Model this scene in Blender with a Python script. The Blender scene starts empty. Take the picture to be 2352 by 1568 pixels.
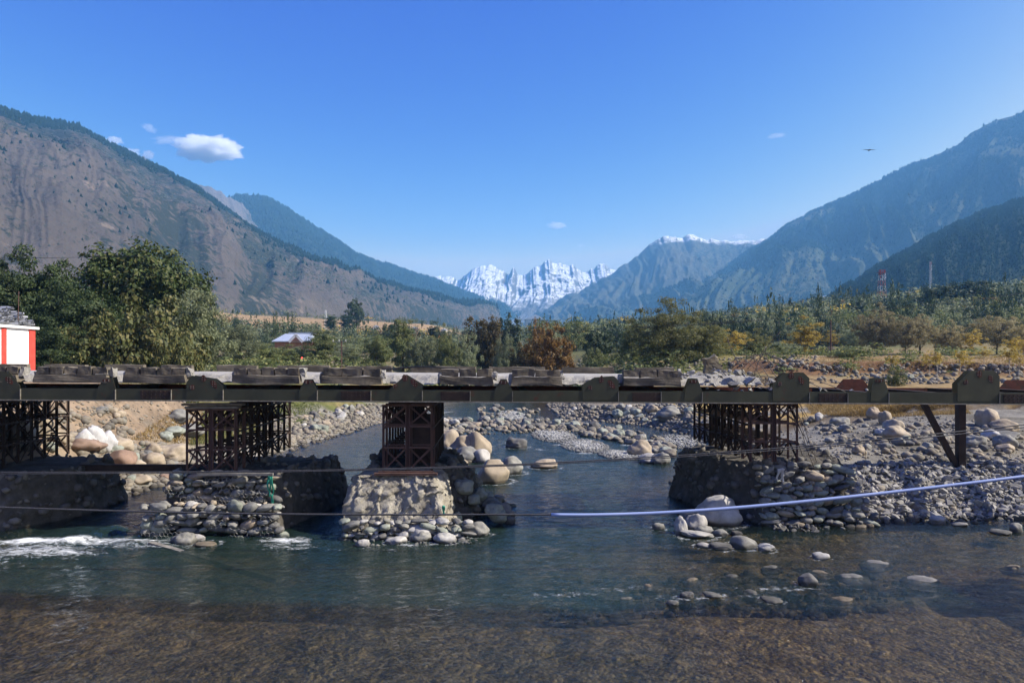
import bpy, bmesh, math, random
import numpy as np
from mathutils import Vector, Matrix, Euler, Quaternion

scene = bpy.context.scene
COL = scene.collection
rng = np.random.default_rng(7)
random.seed(7)

# ------------------------------------------------------------------ camera, sky, sun
F, CX, HY, H = 1568.0, 1176.0, 826.0, 5.25     # focal length, optical axis and horizon of a 2352 px wide frame, eye height
cam_data = bpy.data.cameras.new('camera')
cam = bpy.data.objects.new('camera', cam_data); COL.objects.link(cam)
cam.location = (0, 0, H); cam.rotation_euler = (math.radians(90), 0, 0)
cam_data.sensor_width = 36.0; cam_data.lens = 24.0
cam_data.shift_y = (HY - 784.0) / 2352.0
cam_data.clip_start = 0.1; cam_data.clip_end = 60000
scene.camera = cam

SUN_EL, SUN_AZ = math.radians(40), math.radians(-4.5)      # azimuth measured from +X, along the bridge
sdir = Vector((math.cos(SUN_EL)*math.cos(SUN_AZ), math.cos(SUN_EL)*math.sin(SUN_AZ), math.sin(SUN_EL)))
world = bpy.data.worlds.new('World'); scene.world = world; world.use_nodes = True
wn = world.node_tree.nodes; wl = world.node_tree.links
bgn = wn['Background']
sky = wn.new('ShaderNodeTexSky'); sky.sky_type = 'NISHITA'; sky.sun_disc = False
sky.sun_elevation = SUN_EL; sky.sun_rotation = math.radians(90) - SUN_AZ
sky.altitude = 0; sky.air_density = 1.0; sky.dust_density = 1.0; sky.ozone_density = 1.0
sp_ = wn.new('ShaderNodeSeparateColor'); cb_ = wn.new('ShaderNodeCombineColor'); wl.new(sky.outputs[0], sp_.inputs[0])
for ch, (pw, k_) in enumerate(((4.5, .033), (3.3, .042), (.6, 1.50))):      # one even grade for the deep polarised blue
    p_ = wn.new('ShaderNodeMath'); p_.operation = 'POWER'; p_.inputs[1].default_value = pw; wl.new(sp_.outputs[ch], p_.inputs[0])
    m_ = wn.new('ShaderNodeMath'); m_.operation = 'MULTIPLY'; m_.inputs[1].default_value = k_; wl.new(p_.outputs[0], m_.inputs[0])
    c_ = wn.new('ShaderNodeMath'); c_.operation = 'MINIMUM'; c_.inputs[1].default_value = (4.0, 4.1, 4.4)[ch]; wl.new(m_.outputs[0], c_.inputs[0]); wl.new(c_.outputs[0], cb_.inputs[ch])
wl.new(cb_.outputs[0], bgn.inputs['Color'])
bgn.inputs['Strength'].default_value = 0.10
sl = bpy.data.lights.new('sun', 'SUN'); sl.energy = 5.0; sl.angle = math.radians(0.5); sl.color = (1.0, 0.93, 0.82)
so = bpy.data.objects.new('sun', sl); COL.objects.link(so); so.rotation_euler = sdir.to_track_quat('Z', 'Y').to_euler()
so.location = (60, 0, 60)
vs = scene.view_settings
vs.view_transform = 'Standard'; vs.look = 'None'; vs.exposure = 1.05; vs.gamma = 1.0; vs.use_curve_mapping = False
cy = scene.cycles
cy.max_bounces = 8; cy.diffuse_bounces = 3; cy.glossy_bounces = 3; cy.transmission_bounces = 4
cy.transparent_max_bounces = 8; cy.volume_bounces = 12
cy.use_denoising = True
cy.caustics_reflective = False; cy.caustics_refractive = False

# ------------------------------------------------------------------ noise
def _h(i, j, k, s):
    n = (i*73856093) ^ (j*19349663) ^ (k*83492791) ^ (s*26544357 + 911)
    n &= 0xffffffff
    n = ((n ^ (n >> 13))*1274126177) & 0xffffffff
    n = ((n ^ (n >> 15))*2246822519) & 0xffffffff
    return ((n ^ (n >> 16)) & 0xffff)/32767.5 - 1.0
def vnoise(x, y, z=0.0, s=0):
    x, y, z = np.broadcast_arrays(np.asarray(x, float), np.asarray(y, float), np.asarray(z, float))
    i, j, k = np.floor(x).astype(np.int64), np.floor(y).astype(np.int64), np.floor(z).astype(np.int64)
    f, g, h = x-i, y-j, z-k
    f, g, h = f*f*(3-2*f), g*g*(3-2*g), h*h*(3-2*h)
    def L(a, b, t): return a+(b-a)*t
    return L(L(L(_h(i,j,k,s), _h(i+1,j,k,s), f), L(_h(i,j+1,k,s), _h(i+1,j+1,k,s), f), g),
             L(L(_h(i,j,k+1,s), _h(i+1,j,k+1,s), f), L(_h(i,j+1,k+1,s), _h(i+1,j+1,k+1,s), f), g), h)
def fbm(x, y, z=0.0, o=4, s=0, gain=.5):
    r = 0; a = 1.0; t = 0
    for q in range(o):
        r = r + a*vnoise(np.asarray(x)*2**q, np.asarray(y)*2**q, np.asarray(z)*2**q, s+q*17); t += a; a *= gain
    return r/t
def ridged(x, y, z=0.0, o=4, s=0, gain=.5):
    r = 0; a = 1.0; t = 0
    for q in range(o):
        r = r + a*(1-2*np.abs(vnoise(np.asarray(x)*2**q, np.asarray(y)*2**q, np.asarray(z)*2**q, s+q*17))); t += a; a *= gain
    return r/t
def sm(x, a, b):
    t = np.clip((np.asarray(x, float)-a)/(b-a), 0, 1); return t*t*(3-2*t)

# ------------------------------------------------------------------ object helpers
def mesh_np(name, V, Fc, mats=None, smooth=True, uvless=True):
    V = np.ascontiguousarray(np.asarray(V, np.float32).reshape(-1, 3)); Fc = np.asarray(Fc, np.int32)
    me = bpy.data.meshes.new(name)
    n, k = Fc.shape
    me.vertices.add(len(V)); me.vertices.foreach_set('co', V.ravel())
    me.loops.add(n*k); me.loops.foreach_set('vertex_index', Fc.ravel())
    me.polygons.add(n); me.polygons.foreach_set('loop_start', np.arange(0, n*k, k, dtype=np.int32))
    me.polygons.foreach_set('use_smooth', np.full(n, smooth, dtype=bool))
    me.update(calc_edges=True); me.validate()
    for m in (mats if isinstance(mats, (list, tuple)) else [mats]):
        if m: me.materials.append(m)
    return me
def mesh_py(name, V, Fc, mat=None, smooth=False):
    me = bpy.data.meshes.new(name); me.from_pydata([tuple(v) for v in V], [], Fc); me.update()
    if smooth: me.polygons.foreach_set('use_smooth', [True]*len(me.polygons))
    if mat: me.materials.append(mat)
    return me
def mesh_bm(name, bm, mat=None, smooth=False):
    me = bpy.data.meshes.new(name); bm.to_mesh(me); bm.free()
    if smooth: me.polygons.foreach_set('use_smooth', [True]*len(me.polygons))
    if mat: me.materials.append(mat)
    return me
def put(name, me, loc=(0,0,0), rot=(0,0,0), sc=(1,1,1), parent=None):
    o = bpy.data.objects.new(name, me); COL.objects.link(o)
    o.location = loc; o.rotation_euler = rot; o.scale = sc if hasattr(sc, '__len__') else (sc,)*3
    if parent is not None: o.parent = parent
    return o
def tag(o, label=None, cat=None, group=None, kind=None):
    if label: o['label'] = label
    if cat: o['category'] = cat
    if group: o['group'] = group
    if kind: o['kind'] = kind
    return o
def empty(name, loc, label, cat, group=None, rot=(0,0,0)):
    o = bpy.data.objects.new(name, None); COL.objects.link(o); o.location = loc; o.rotation_euler = rot
    o.empty_display_size = .2
    return tag(o, label, cat, group)
def attr_color(me, name, C):
    C = np.asarray(C, np.float32)
    if C.shape[1] == 3: C = np.hstack([C, np.ones((len(C), 1), np.float32)])
    a = me.attributes.new(name, 'FLOAT_COLOR', 'POINT'); a.data.foreach_set('color', C.ravel())
def attr_float(me, name, C):
    a = me.attributes.new(name, 'FLOAT', 'POINT'); a.data.foreach_set('value', np.asarray(C, np.float32))

BOXV = [(-.5,-.5,-.5),(.5,-.5,-.5),(.5,.5,-.5),(-.5,.5,-.5),(-.5,-.5,.5),(.5,-.5,.5),(.5,.5,.5),(-.5,.5,.5)]
BOXF = [(0,3,2,1),(4,5,6,7),(0,1,5,4),(1,2,6,5),(2,3,7,6),(3,0,4,7)]
class MB:
    """collects simple shapes into one mesh"""
    def __init__(s): s.V = []; s.F = []
    def add(s, V, Fc):
        b = len(s.V); s.V += [tuple(v) for v in V]; s.F += [tuple(i+b for i in f) for f in Fc]
    def box(s, c, d, M=None):
        V = [Vector((c[0]+v[0]*d[0], c[1]+v[1]*d[1], c[2]+v[2]*d[2])) for v in BOXV]
        if M is not None: V = [M @ v for v in V]
        s.add(V, BOXF)
    def bar(s, p, q, w, h=None):
        p, q = Vector(p), Vector(q); d = q-p; M = Matrix.Translation((p+q)/2) @ d.to_track_quat('Z', 'Y').to_matrix().to_4x4()
        s.box((0,0,0), (w, h or w, d.length), M)
    def tube(s, pts, r, n=6, cap=True):
        pts = [Vector(p) for p in pts]; b = len(s.V); m = len(pts)
        rr = r if hasattr(r, '__len__') else [r]*m
        for i, p in enumerate(pts):
            t = (pts[min(i+1, m-1)]-pts[max(i-1, 0)]).normalized()
            q = t.to_track_quat('Z', 'Y')
            for k in range(n):
                a = 2*math.pi*k/n
                s.V.append(tuple(p + q @ Vector((rr[i]*math.cos(a), rr[i]*math.sin(a), 0))))
        for i in range(m-1):
            for k in range(n):
                k2 = (k+1) % n
                s.F.append((b+i*n+k, b+i*n+k2, b+(i+1)*n+k2, b+(i+1)*n+k))
        if cap:
            s.F.append(tuple(b+k for k in reversed(range(n)))); s.F.append(tuple(b+(m-1)*n+k for k in range(n)))
    def prism(s, poly, y0, y1):
        """polygon in x,z extruded along y"""
        n = len(poly); b = len(s.V)
        s.V += [(p[0], y0, p[1]) for p in poly] + [(p[0], y1, p[1]) for p in poly]
        s.F.append(tuple(b+i for i in range(n))); s.F.append(tuple(b+n+i for i in reversed(range(n))))
        for i in range(n):
            j = (i+1) % n; s.F.append((b+j, b+i, b+n+i, b+n+j))
    def build(s, name, mat, parent=None, loc=(0,0,0), smooth=False, rot=(0,0,0)):
        bm = bmesh.new(); me0 = bpy.data.meshes.new(name); me0.from_pydata(s.V, [], s.F); bm.from_mesh(me0); bpy.data.meshes.remove(me0)
        bmesh.ops.recalc_face_normals(bm, faces=bm.faces)
        return put(name, mesh_bm(name, bm, mat, smooth), loc, rot, 1, parent)

# ------------------------------------------------------------------ materials
def mat_new(name):
    m = bpy.data.materials.new(name); m.use_nodes = True
    nt = m.node_tree; return m, nt, nt.nodes, nt.links, nt.nodes['Principled BSDF']
def N(ns, t, **kw):
    n = ns.new(t)
    for k, v in kw.items():
        if k in n.inputs: n.inputs[k].default_value = v
        else: setattr(n, k, v)
    return n
def ramp(ns, stops, interp='LINEAR'):
    r = ns.new('ShaderNodeValToRGB'); r.color_ramp.interpolation = interp
    e = r.color_ramp.elements
    while len(e) < len(stops): e.new(0.5)
    for i, (p, c) in enumerate(stops):
        e[i].position = p; e[i].color = (c[0], c[1], c[2], 1) if hasattr(c, '__len__') else (c, c, c, 1)
    return r
def mixrgb(ns, ls, fac, a, b, mode='MIX'):
    m = ns.new('ShaderNodeMix'); m.data_type = 'RGBA'; m.blend_type = mode
    for sock, v in ((m.inputs[0], fac), (m.inputs[6], a), (m.inputs[7], b)):
        if isinstance(v, bpy.types.NodeSocket): ls.new(v, sock)
        elif hasattr(v, '__len__'): sock.default_value = (*v[:3], 1)
        else: sock.default_value = v
    return m.outputs[2]
def noise_mat(name, stops, scale=5.0, detail=6, rough=.85, bump=.3, bump_scale=None, metallic=0, coord='Object', bump_dist=.02, spots=None, spec=.3):
    """plain surface: noise through a colour ramp, optional second noise of stains, bump"""
    m, nt, ns, ls, p = mat_new(name)
    tc = ns.new('ShaderNodeTexCoord')
    n1 = N(ns, 'ShaderNodeTexNoise', Scale=scale, Detail=detail, Roughness=.62); ls.new(tc.outputs[coord], n1.inputs['Vector'])
    r = ramp(ns, stops); ls.new(n1.outputs['Fac'], r.inputs[0]); c = r.outputs[0]
    if spots:
        col, sc, lo, hi = spots
        n3 = N(ns, 'ShaderNodeTexNoise', Scale=sc, Detail=5, Roughness=.7); ls.new(tc.outputs[coord], n3.inputs['Vector'])
        r3 = ramp(ns, [(lo, 0), (hi, 1)]); ls.new(n3.outputs['Fac'], r3.inputs[0]); c = mixrgb(ns, ls, r3.outputs[0], c, col)
    ls.new(c, p.inputs['Base Color'])
    p.inputs['Roughness'].default_value = rough; p.inputs['Metallic'].default_value = metallic
    p.inputs['Specular IOR Level'].default_value = spec
    if bump:
        n2 = N(ns, 'ShaderNodeTexNoise', Scale=bump_scale or scale*4, Detail=8, Roughness=.7); ls.new(tc.outputs[coord], n2.inputs['Vector'])
        b = N(ns, 'ShaderNodeBump', Strength=bump, Distance=bump_dist); ls.new(n2.outputs['Fac'], b.inputs['Height']); ls.new(b.outputs[0], p.inputs['Normal'])
    return m

def stone_mat(name, a, b, c):
    m, nt, ns, ls, p = mat_new(name)
    tc = ns.new('ShaderNodeTexCoord'); oi = ns.new('ShaderNodeObjectInfo'); ge = ns.new('ShaderNodeNewGeometry')
    add = N(ns, 'ShaderNodeMath', operation='ADD'); ls.new(oi.outputs['Random'], add.inputs[0]); ls.new(ge.outputs['Random Per Island'], add.inputs[1])
    fr = N(ns, 'ShaderNodeMath', operation='FRACT'); ls.new(add.outputs[0], fr.inputs[0])
    rr = ramp(ns, [(0, a), (.5, b), (1, c)]); ls.new(fr.outputs[0], rr.inputs[0])
    n1 = N(ns, 'ShaderNodeTexNoise', Scale=2.2, Detail=8, Roughness=.72); ls.new(tc.outputs['Object'], n1.inputs['Vector'])
    r1 = ramp(ns, [(.3, .62), (.5, 1.0), (.72, 1.35)]); ls.new(n1.outputs['Fac'], r1.inputs[0])
    c1 = mixrgb(ns, ls, 1.0, rr.outputs[0], r1.outputs[0], 'MULTIPLY')
    # damp dark foot just above the water
    sx = ns.new('ShaderNodeSeparateXYZ'); ls.new(ge.outputs['Position'], sx.inputs[0])
    n4 = N(ns, 'ShaderNodeTexNoise', Scale=1.5, Detail=2); ls.new(ge.outputs['Position'], n4.inputs['Vector'])
    ad = N(ns, 'ShaderNodeMath', operation='MULTIPLY_ADD'); ls.new(n4.outputs['Fac'], ad.inputs[0]); ad.inputs[1].default_value = -.14; ls.new(sx.outputs['Z'], ad.inputs[2])
    rw = ramp(ns, [(0.0, .42), (.07, 1.0)]); ls.new(ad.outputs[0], rw.inputs[0])
    c2 = mixrgb(ns, ls, 1.0, c1, rw.outputs[0], 'MULTIPLY')
    ls.new(c2, p.inputs['Base Color']); p.inputs['Roughness'].default_value = .8; p.inputs['Specular IOR Level'].default_value = .25
    n2 = N(ns, 'ShaderNodeTexNoise', Scale=9, Detail=7, Roughness=.7); ls.new(tc.outputs['Object'], n2.inputs['Vector'])
    bp = N(ns, 'ShaderNodeBump', Strength=.35, Distance=.03); ls.new(n2.outputs['Fac'], bp.inputs['Height']); ls.new(bp.outputs[0], p.inputs['Normal'])
    return m
STONE = {
    'pale grey': stone_mat('stone_pale_grey', (.36,.34,.31), (.42,.40,.37), (.33,.32,.30)),
    'grey': stone_mat('stone_grey', (0.198,0.189,0.167), (0.243,0.234,0.207), (0.171,0.167,0.154)),
    'tan': stone_mat('stone_tan', (0.319,0.252,0.181), (0.353,0.294,0.218), (0.277,0.223,0.160)),
    'greenish grey': stone_mat('stone_green_grey', (.22,.235,.19), (.27,.285,.24), (.19,.20,.165)),
    'dark grey': stone_mat('stone_dark_grey', (.115,.11,.105), (.15,.145,.135), (.095,.09,.085)),
    'reddish': stone_mat('stone_reddish', (0.245,0.160,0.115), (0.274,0.192,0.145), (0.209,0.144,0.111)),
}
M_cobble = stone_mat('cobble_mix', (0.122,0.111,0.091), (0.253,0.215,0.166), (0.172,0.159,0.129))
M_gravel = stone_mat('gravel_pale', (0.288,0.288,0.265), (0.368,0.360,0.335), (0.216,0.216,0.203))
M_rubble = stone_mat('rubble_concrete', (0.246,0.234,0.212), (0.332,0.315,0.285), (0.170,0.162,0.145))

M_concrete = noise_mat('weathered_concrete', [(.3,(0.086,0.070,0.052)),(.52,(0.152,0.128,0.094)),(.75,(0.218,0.186,0.140))], 2.2, 8, .9, .5, 14, spots=((0.058,0.053,0.043), 1.3, .5, .68))
M_broken = noise_mat('broken_concrete', [(.3,(0.200,0.186,0.164)),(.5,(0.288,0.273,0.242)),(.75,(0.368,0.348,0.312))], 6, 8, .95, .9, 16, bump_dist=.05)
M_roadtop = noise_mat('dusty_deck', [(.3,(.29,.27,.235)),(.7,(.37,.35,.31))], 1.4, 7, .95, .3, 20)
M_olive = noise_mat('olive_steel', [(.3,(.030,.031,.017)),(.6,(.050,.051,.027)),(.8,(.066,.066,.037))], 1.6, 7, .55, .15, 30, spots=((.075,.028,.014), 2.2, .60, .70), spec=.35)
M_rustred = noise_mat('rusty_red_steel', [(.3,(.085,.022,.014)),(.7,(.16,.05,.03))], 2.2, 7, .75, .2, 30, spots=((.05,.03,.02), 3, .52, .66))
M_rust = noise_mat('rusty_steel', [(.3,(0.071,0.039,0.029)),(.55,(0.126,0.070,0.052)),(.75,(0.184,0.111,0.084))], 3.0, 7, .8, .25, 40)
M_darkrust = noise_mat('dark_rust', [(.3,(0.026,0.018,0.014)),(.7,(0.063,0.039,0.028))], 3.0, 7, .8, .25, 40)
M_rustpatch = noise_mat('rust_patch', [(.35,(.032,.018,.012)),(.55,(.10,.032,.02)),(.75,(.06,.02,.014))], 9, 7, .8, .4, 30)
M_flange = noise_mat('flange_steel', [(.3,(.10,.085,.065)),(.7,(.27,.25,.21))], 9, 8, .8, .3, 40)
M_mud = noise_mat('dried_mud', [(.28,(.19,.165,.125)),(.5,(.34,.31,.25)),(.74,(.43,.395,.325))], 2.0, 9, .95, 1.0, 9, bump_dist=.06)
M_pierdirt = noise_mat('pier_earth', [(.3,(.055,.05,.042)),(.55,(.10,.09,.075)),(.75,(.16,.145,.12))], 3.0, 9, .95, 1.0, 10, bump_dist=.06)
M_wire = noise_mat('gabion_wire', [(.4,(.20,.19,.17)),(.6,(.34,.33,.30))], 20, 2, .55, 0, metallic=.3)
M_rebar = noise_mat('rebar_steel', [(.35,(.055,.042,.035)),(.65,(.13,.11,.095))], 8, 4, .7, 0)
M_cable = noise_mat('steel_cable', [(.4,(.045,.043,.045)),(.6,(.09,.087,.087))], 40, 3, .5, .2, 90, metallic=.2)
M_pipe = noise_mat('pipe_sleeve', [(.3,(0.256,0.333,0.578)),(.7,(0.341,0.410,0.622))], .6, 3, .35, 0, spec=.5)
M_timber = noise_mat('weathered_timber', [(.3,(.13,.12,.105)),(.7,(.28,.26,.23))], 5, 6, .9, .4, 30)
M_bark = noise_mat('bark', [(.3,(.06,.045,.035)),(.7,(.14,.11,.085))], 6, 6, .95, .5, 20)
M_palebark = noise_mat('pale_bark', [(.3,(.28,.26,.23)),(.7,(.50,.48,.44))], 5, 6, .9, .3, 20)
M_white = noise_mat('whitewash', [(.3,(.76,.76,.75)),(.7,(.84,.84,.83))], 1.2, 6, .9, .15, 20)
M_redpaint = noise_mat('red_paint', [(.3,(.50,.05,.035)),(.7,(.62,.085,.06))], 3, 6, .75, .2, 20, spots=((.55,.35,.3), 7, .66, .74))
M_sack = noise_mat('woven_sack', [(.3,(.40,.395,.39)),(.7,(.52,.515,.51))], 5, 6, .85, .8, 9, spots=((.34,.22,.20), 6, .62, .70))
M_greypipe = noise_mat('grey_pvc', [(.3,(0.224,0.234,0.252)),(.7,(0.420,0.427,0.441))], 1.2, 4, .35, 0, spec=.5)
M_black = noise_mat('black_plastic', [(.3,(.015,.015,.016)),(.7,(.03,.03,.03))], 8, 3, .4, 0)
M_netgreen = noise_mat('green_netting', [(.3,(.02,.20,.13)),(.7,(.05,.38,.26))], 8, 3, .6, 0)
M_cloth = noise_mat('torn_cloth', [(.3,(.50,.48,.46)),(.7,(.72,.70,.68))], 5, 5, .9, .3, 12)
# ------------------------------------------------------------------ terrain
RIV = np.array([(-60,-60),(-30,-20),(-23,4),(-20,12),(-18,18.5),(-15.9,21.5),(-15.3,25),(-14.9,29.5),(-14,35),(-13,41),(-11,58),(-8.4,79),(-6,110),(-2,160),
                (8,160),(5,110),(4.4,75),(4.9,60.5),(10.5,55),(12.8,47),(13.5,40),(11.5,34),(9.2,31),(7.3,29),(7.4,22.6),(11.2,22.2),(14,22.4),(17,22.6),(24,23.0),(60,23),(60,-60)], float)
def river_d(X, Y):
    """signed distance to the shoreline, positive on land"""
    X = np.asarray(X, float); Y = np.asarray(Y, float); sh = X.shape
    P = np.stack([X.ravel(), Y.ravel()], 1); best = np.full(len(P), 1e18); ins = np.zeros(len(P), bool)
    for a, b in zip(RIV, np.roll(RIV, -1, 0)):
        ab = b-a; t = np.clip(((P-a) @ ab)/(ab @ ab), 0, 1)
        q = P-(a+t[:, None]*ab); best = np.minimum(best, (q*q).sum(1))
        c = (a[1] > P[:, 1]) != (b[1] > P[:, 1])
        xs = a[0]+(P[:, 1]-a[1])*(b[0]-a[0])/(b[1]-a[1]+1e-12)
        ins ^= c & (P[:, 0] < xs)
    d = np.sqrt(best); d[ins] *= -1
    return d.reshape(sh)
def zwater(Y): return 0.008*np.clip(np.asarray(Y, float)-45, 0, 130)
def terr(X, Y, d=None):
    X = np.asarray(X, float); Y = np.asarray(Y, float)
    if d is None: d = river_d(X, Y)
    d = d + .35*fbm(X*.7, Y*.7, 0, 3, 5)*sm(Y, 16, 26)
    dp = np.clip(d, 0, None)
    zw = zwater(Y)
    right = X > 6
    land = np.where(right, 1.95, 1.5)*(1-np.exp(-dp/np.where(right, 4.2, 4.0))) + .35*sm(dp, 6, 12)
    land = land + 1.75*sm(Y, 52, 92)*sm(dp, 1.5, 14) + .25*sm(dp, .3, 3)*sm(Y,70,95)
    # eroded earth bank rising to the road by the white hut
    land = land + 2.75*sm(-X, 15.9, 20.5)*(1-sm(Y, 36, 47))*sm(Y, 19, 24)
    land = land + 1.5*sm(-X, 13.5, 19)*sm(Y, 42, 60)*(1-sm(Y,62,92))
    # grass ledge on the right with a small scarp
    ledge = sm(Y - 40.6 - .9*vnoise(X*.35, 3.3), 0, .45)*sm(X, 11.5, 13.5)*(1-sm(Y, 48, 66))
    land = land + .42*ledge
    # red scarp further back on the right
    sc = sm(Y - 74 - 5*vnoise(X*.09, 7.7), 0, 1.6)*sm(X, 20, 27)*(1-sm(Y,95,130))
    land = land + 1.15*sc
    land = land + (.10*fbm(X*.45, Y*.45, 0, 4, 21) + .05*fbm(X*1.9, Y*1.9, 0, 3, 33))*sm(dp, 0, 2)
    land = land + .5*fbm(X*.06, Y*.06, 0, 3, 9)*sm(Y, 60, 110)*sm(dp, 3, 15)
    # valley beyond: floor climbs, sides climb faster
    far = .043*np.clip(Y-130, 0, None) + np.where(X<0,.062,.103)*np.clip(np.abs(X)-28, 0, 1500)*sm(Y, 85, 300)
    far = far + .09*np.clip(-X-160, 0, 1500)*sm(Y, 700, 1500)
    far = far + 7*sm(Y - 430 - 30*vnoise(X*.01, 1.1), 0, 60)*sm(-X, 20, 70)*(1-sm(Y,600,900))
    far = far + 6*fbm(X*.011, Y*.011, 0, 4, 41)*sm(Y, 140, 420)
    bed = -.62*(1-np.exp(np.clip(d, None, 0)/1.7)) + .10*fbm(X*.55, Y*.55, 0, 4, 51) + .05*fbm(X*2.3, Y*2.3, 0, 2, 61)
    apron = 1-sm(Y - 14.4 + .25*vnoise(X*.6, .5) - .10*np.clip(-X-1, 0, 20), -.35, .35)
    bed = bed + .36*apron*sm(-d, .5, 2)
    bed = bed + .22*sm(X, 1, 5)*(1-sm(Y,18.5,21))*sm(-d, .2, 1.5)
    bed = np.minimum(bed, -.07*sm(-d, .05, .8))
    return zw + np.where(d > 0, land + far, bed)
def terr1(x, y): return float(terr(np.array([x]), np.array([y]))[0])
_YS = np.geomspace(8, 1500, 170)
def ray_many(xs, ys, under=0.0):
    """where the sight lines through these frame points meet the ground"""
    xs = np.asarray(xs, float); ys = np.asarray(ys, float)
    def gap(Y):
        X = (xs.reshape((-1,)+(1,)*(Y.ndim-1))-CX)/F*Y; Z = H-(ys.reshape((-1,)+(1,)*(Y.ndim-1))-HY)/F*Y
        return Z-np.maximum(terr(X, Y), zwater(Y)-under)
    G = gap(np.broadcast_to(_YS[None], (len(xs), len(_YS)))); hit = G <= 0
    k = np.maximum(np.where(hit.any(1), hit.argmax(1), len(_YS)-1), 1); lo, hi = _YS[k-1].copy(), _YS[k].copy()
    for _ in range(9):
        mid = (lo+hi)/2; s_ = gap(mid) <= 0; hi = np.where(s_, mid, hi); lo = np.where(s_, lo, mid)
    Y = (lo+hi)/2; X = (xs-CX)/F*Y
    return X, Y, terr(X, Y)
def ray(x, y):
    X, Y, Z = ray_many([x], [y]); return float(X[0]), float(Y[0]), float(Z[0])
def wx(x, Y): return (x-CX)/F*Y
def wz(y, Y): return H-(y-HY)/F*Y

# ground mesh: rows get further apart with distance
rowsY = np.concatenate([np.linspace(-50, 8, 16)[:-1], np.geomspace(8, 2700, 460)])
nc = 400
s = np.linspace(-1, 1, nc); s = np.sign(s)*(.72*np.abs(s)+.28*np.abs(s)**3)
GX = s[None, :]*(np.clip(rowsY, 6, None)[:, None]*.98+14); GY = np.repeat(rowsY[:, None], nc, 1)
GX[0:3] *= 2.0
GD = river_d(GX, GY); GZ = terr(GX, GY, GD)
idx = np.arange(len(rowsY)*nc).reshape(len(rowsY), nc)
GF = np.stack([idx[:-1, :-1], idx[:-1, 1:], idx[1:, 1:], idx[1:, :-1]], -1).reshape(-1, 4)
def lerp(a, b, t): return a*(1-t[..., None]) + np.asarray(b, float)*t[..., None]
n1 = fbm(GX*.35, GY*.35, 0, 4, 71); n2 = fbm(GX*.05, GY*.05, 0, 4, 77); n3 = fbm(GX*1.4, GY*1.4, 0, 3, 79)
T = np.empty(GX.shape+(3,)); T[:] = (.21, .195, .165)
right = GX > 6
grass = sm(GD, 1.8, 3.6)*np.where(right, 0, 1)*np.maximum(sm(GX, -18.5, -16), sm(GY, 36, 41))*sm(GY, 30, 34)*sm(n1+.25, -.1, .3)
T = lerp(T, (.105, .115, .035), grass)
T = lerp(T, (.20, .15, .07), grass*sm(n3, .05, .45)*.7)
earth = sm(-GX, 15.5, 18)*(1-sm(GY, 40, 55))*(1-sm(n3, .25, .6)*.5)
T = lerp(T, (.235, .175, .12), earth)
T = lerp(T, (.115, .10, .075), sm(GD, 3.5, 6)*right*(1-sm(GY, 38, 41))*sm(n1, -.3, .3)*.8)
ledge = sm(GY - 41 - .9*vnoise(GX*.35, 3.3), -.1, .3)*sm(GX, 11.5, 13.5)*right
T = lerp(T, (.34, .225, .075), ledge*sm(n1+.35, -.1, .3))
T = lerp(T, (.17, .15, .045), ledge*sm(n1, .05, .4)*.8)
scarp = np.exp(-((GY - 40.7 - .9*vnoise(GX*.35, 3.3))/.35)**2)*sm(GX, 11.5, 13.5)
T = lerp(T, (.085, .055, .03), scarp)
flood = sm(GY, 52, 66)*sm(GD, 1, 6)
T = lerp(T, (.25, .175, .085), flood*sm(n2+n1*.6+.1, -.15, .25)*np.where(GX > 0, 1, .6))
T = lerp(T, (.14, .14, .05), flood*sm(-n2-n1*.5, -.1, .3)*.75)
rs = np.exp(-((GY - 75.2 - 5*vnoise(GX*.09, 7.7))/1.6)**2)*sm(GX, 20, 27)
T = lerp(T, (.14, .075, .042), np.clip(rs*1.2, 0, 1))
farm = sm(GY, 130, 180)
T = lerp(T, (.075, .088, .040), farm*.9)
T = lerp(T, (.23, .165, .085), farm*sm(n2, .1, .4)*np.where(GX < 0, .7, .2))
field = sm(GY, 395, 440)*(1-sm(GY, 520, 640))*sm(-GX, 25, 60)
T = lerp(T, (.33, .22, .115), field*.9)
bedm = sm(-GD, .0, .7)
bedc = lerp(np.broadcast_to(np.array((.23, .175, .10)), T.shape).copy(), (.19, .16, .10), sm(n2+n1*.4, -.2, .3))
T = np.where((bedm > 0)[..., None], T*(1-bedm[..., None])+bedc*bedm[..., None], T)
me = mesh_np('ground', np.stack([GX, GY, GZ], -1), GF)
attr_color(me, 'tint', T.reshape(-1, 3)); attr_float(me, 'bed', bedm.ravel())
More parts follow.
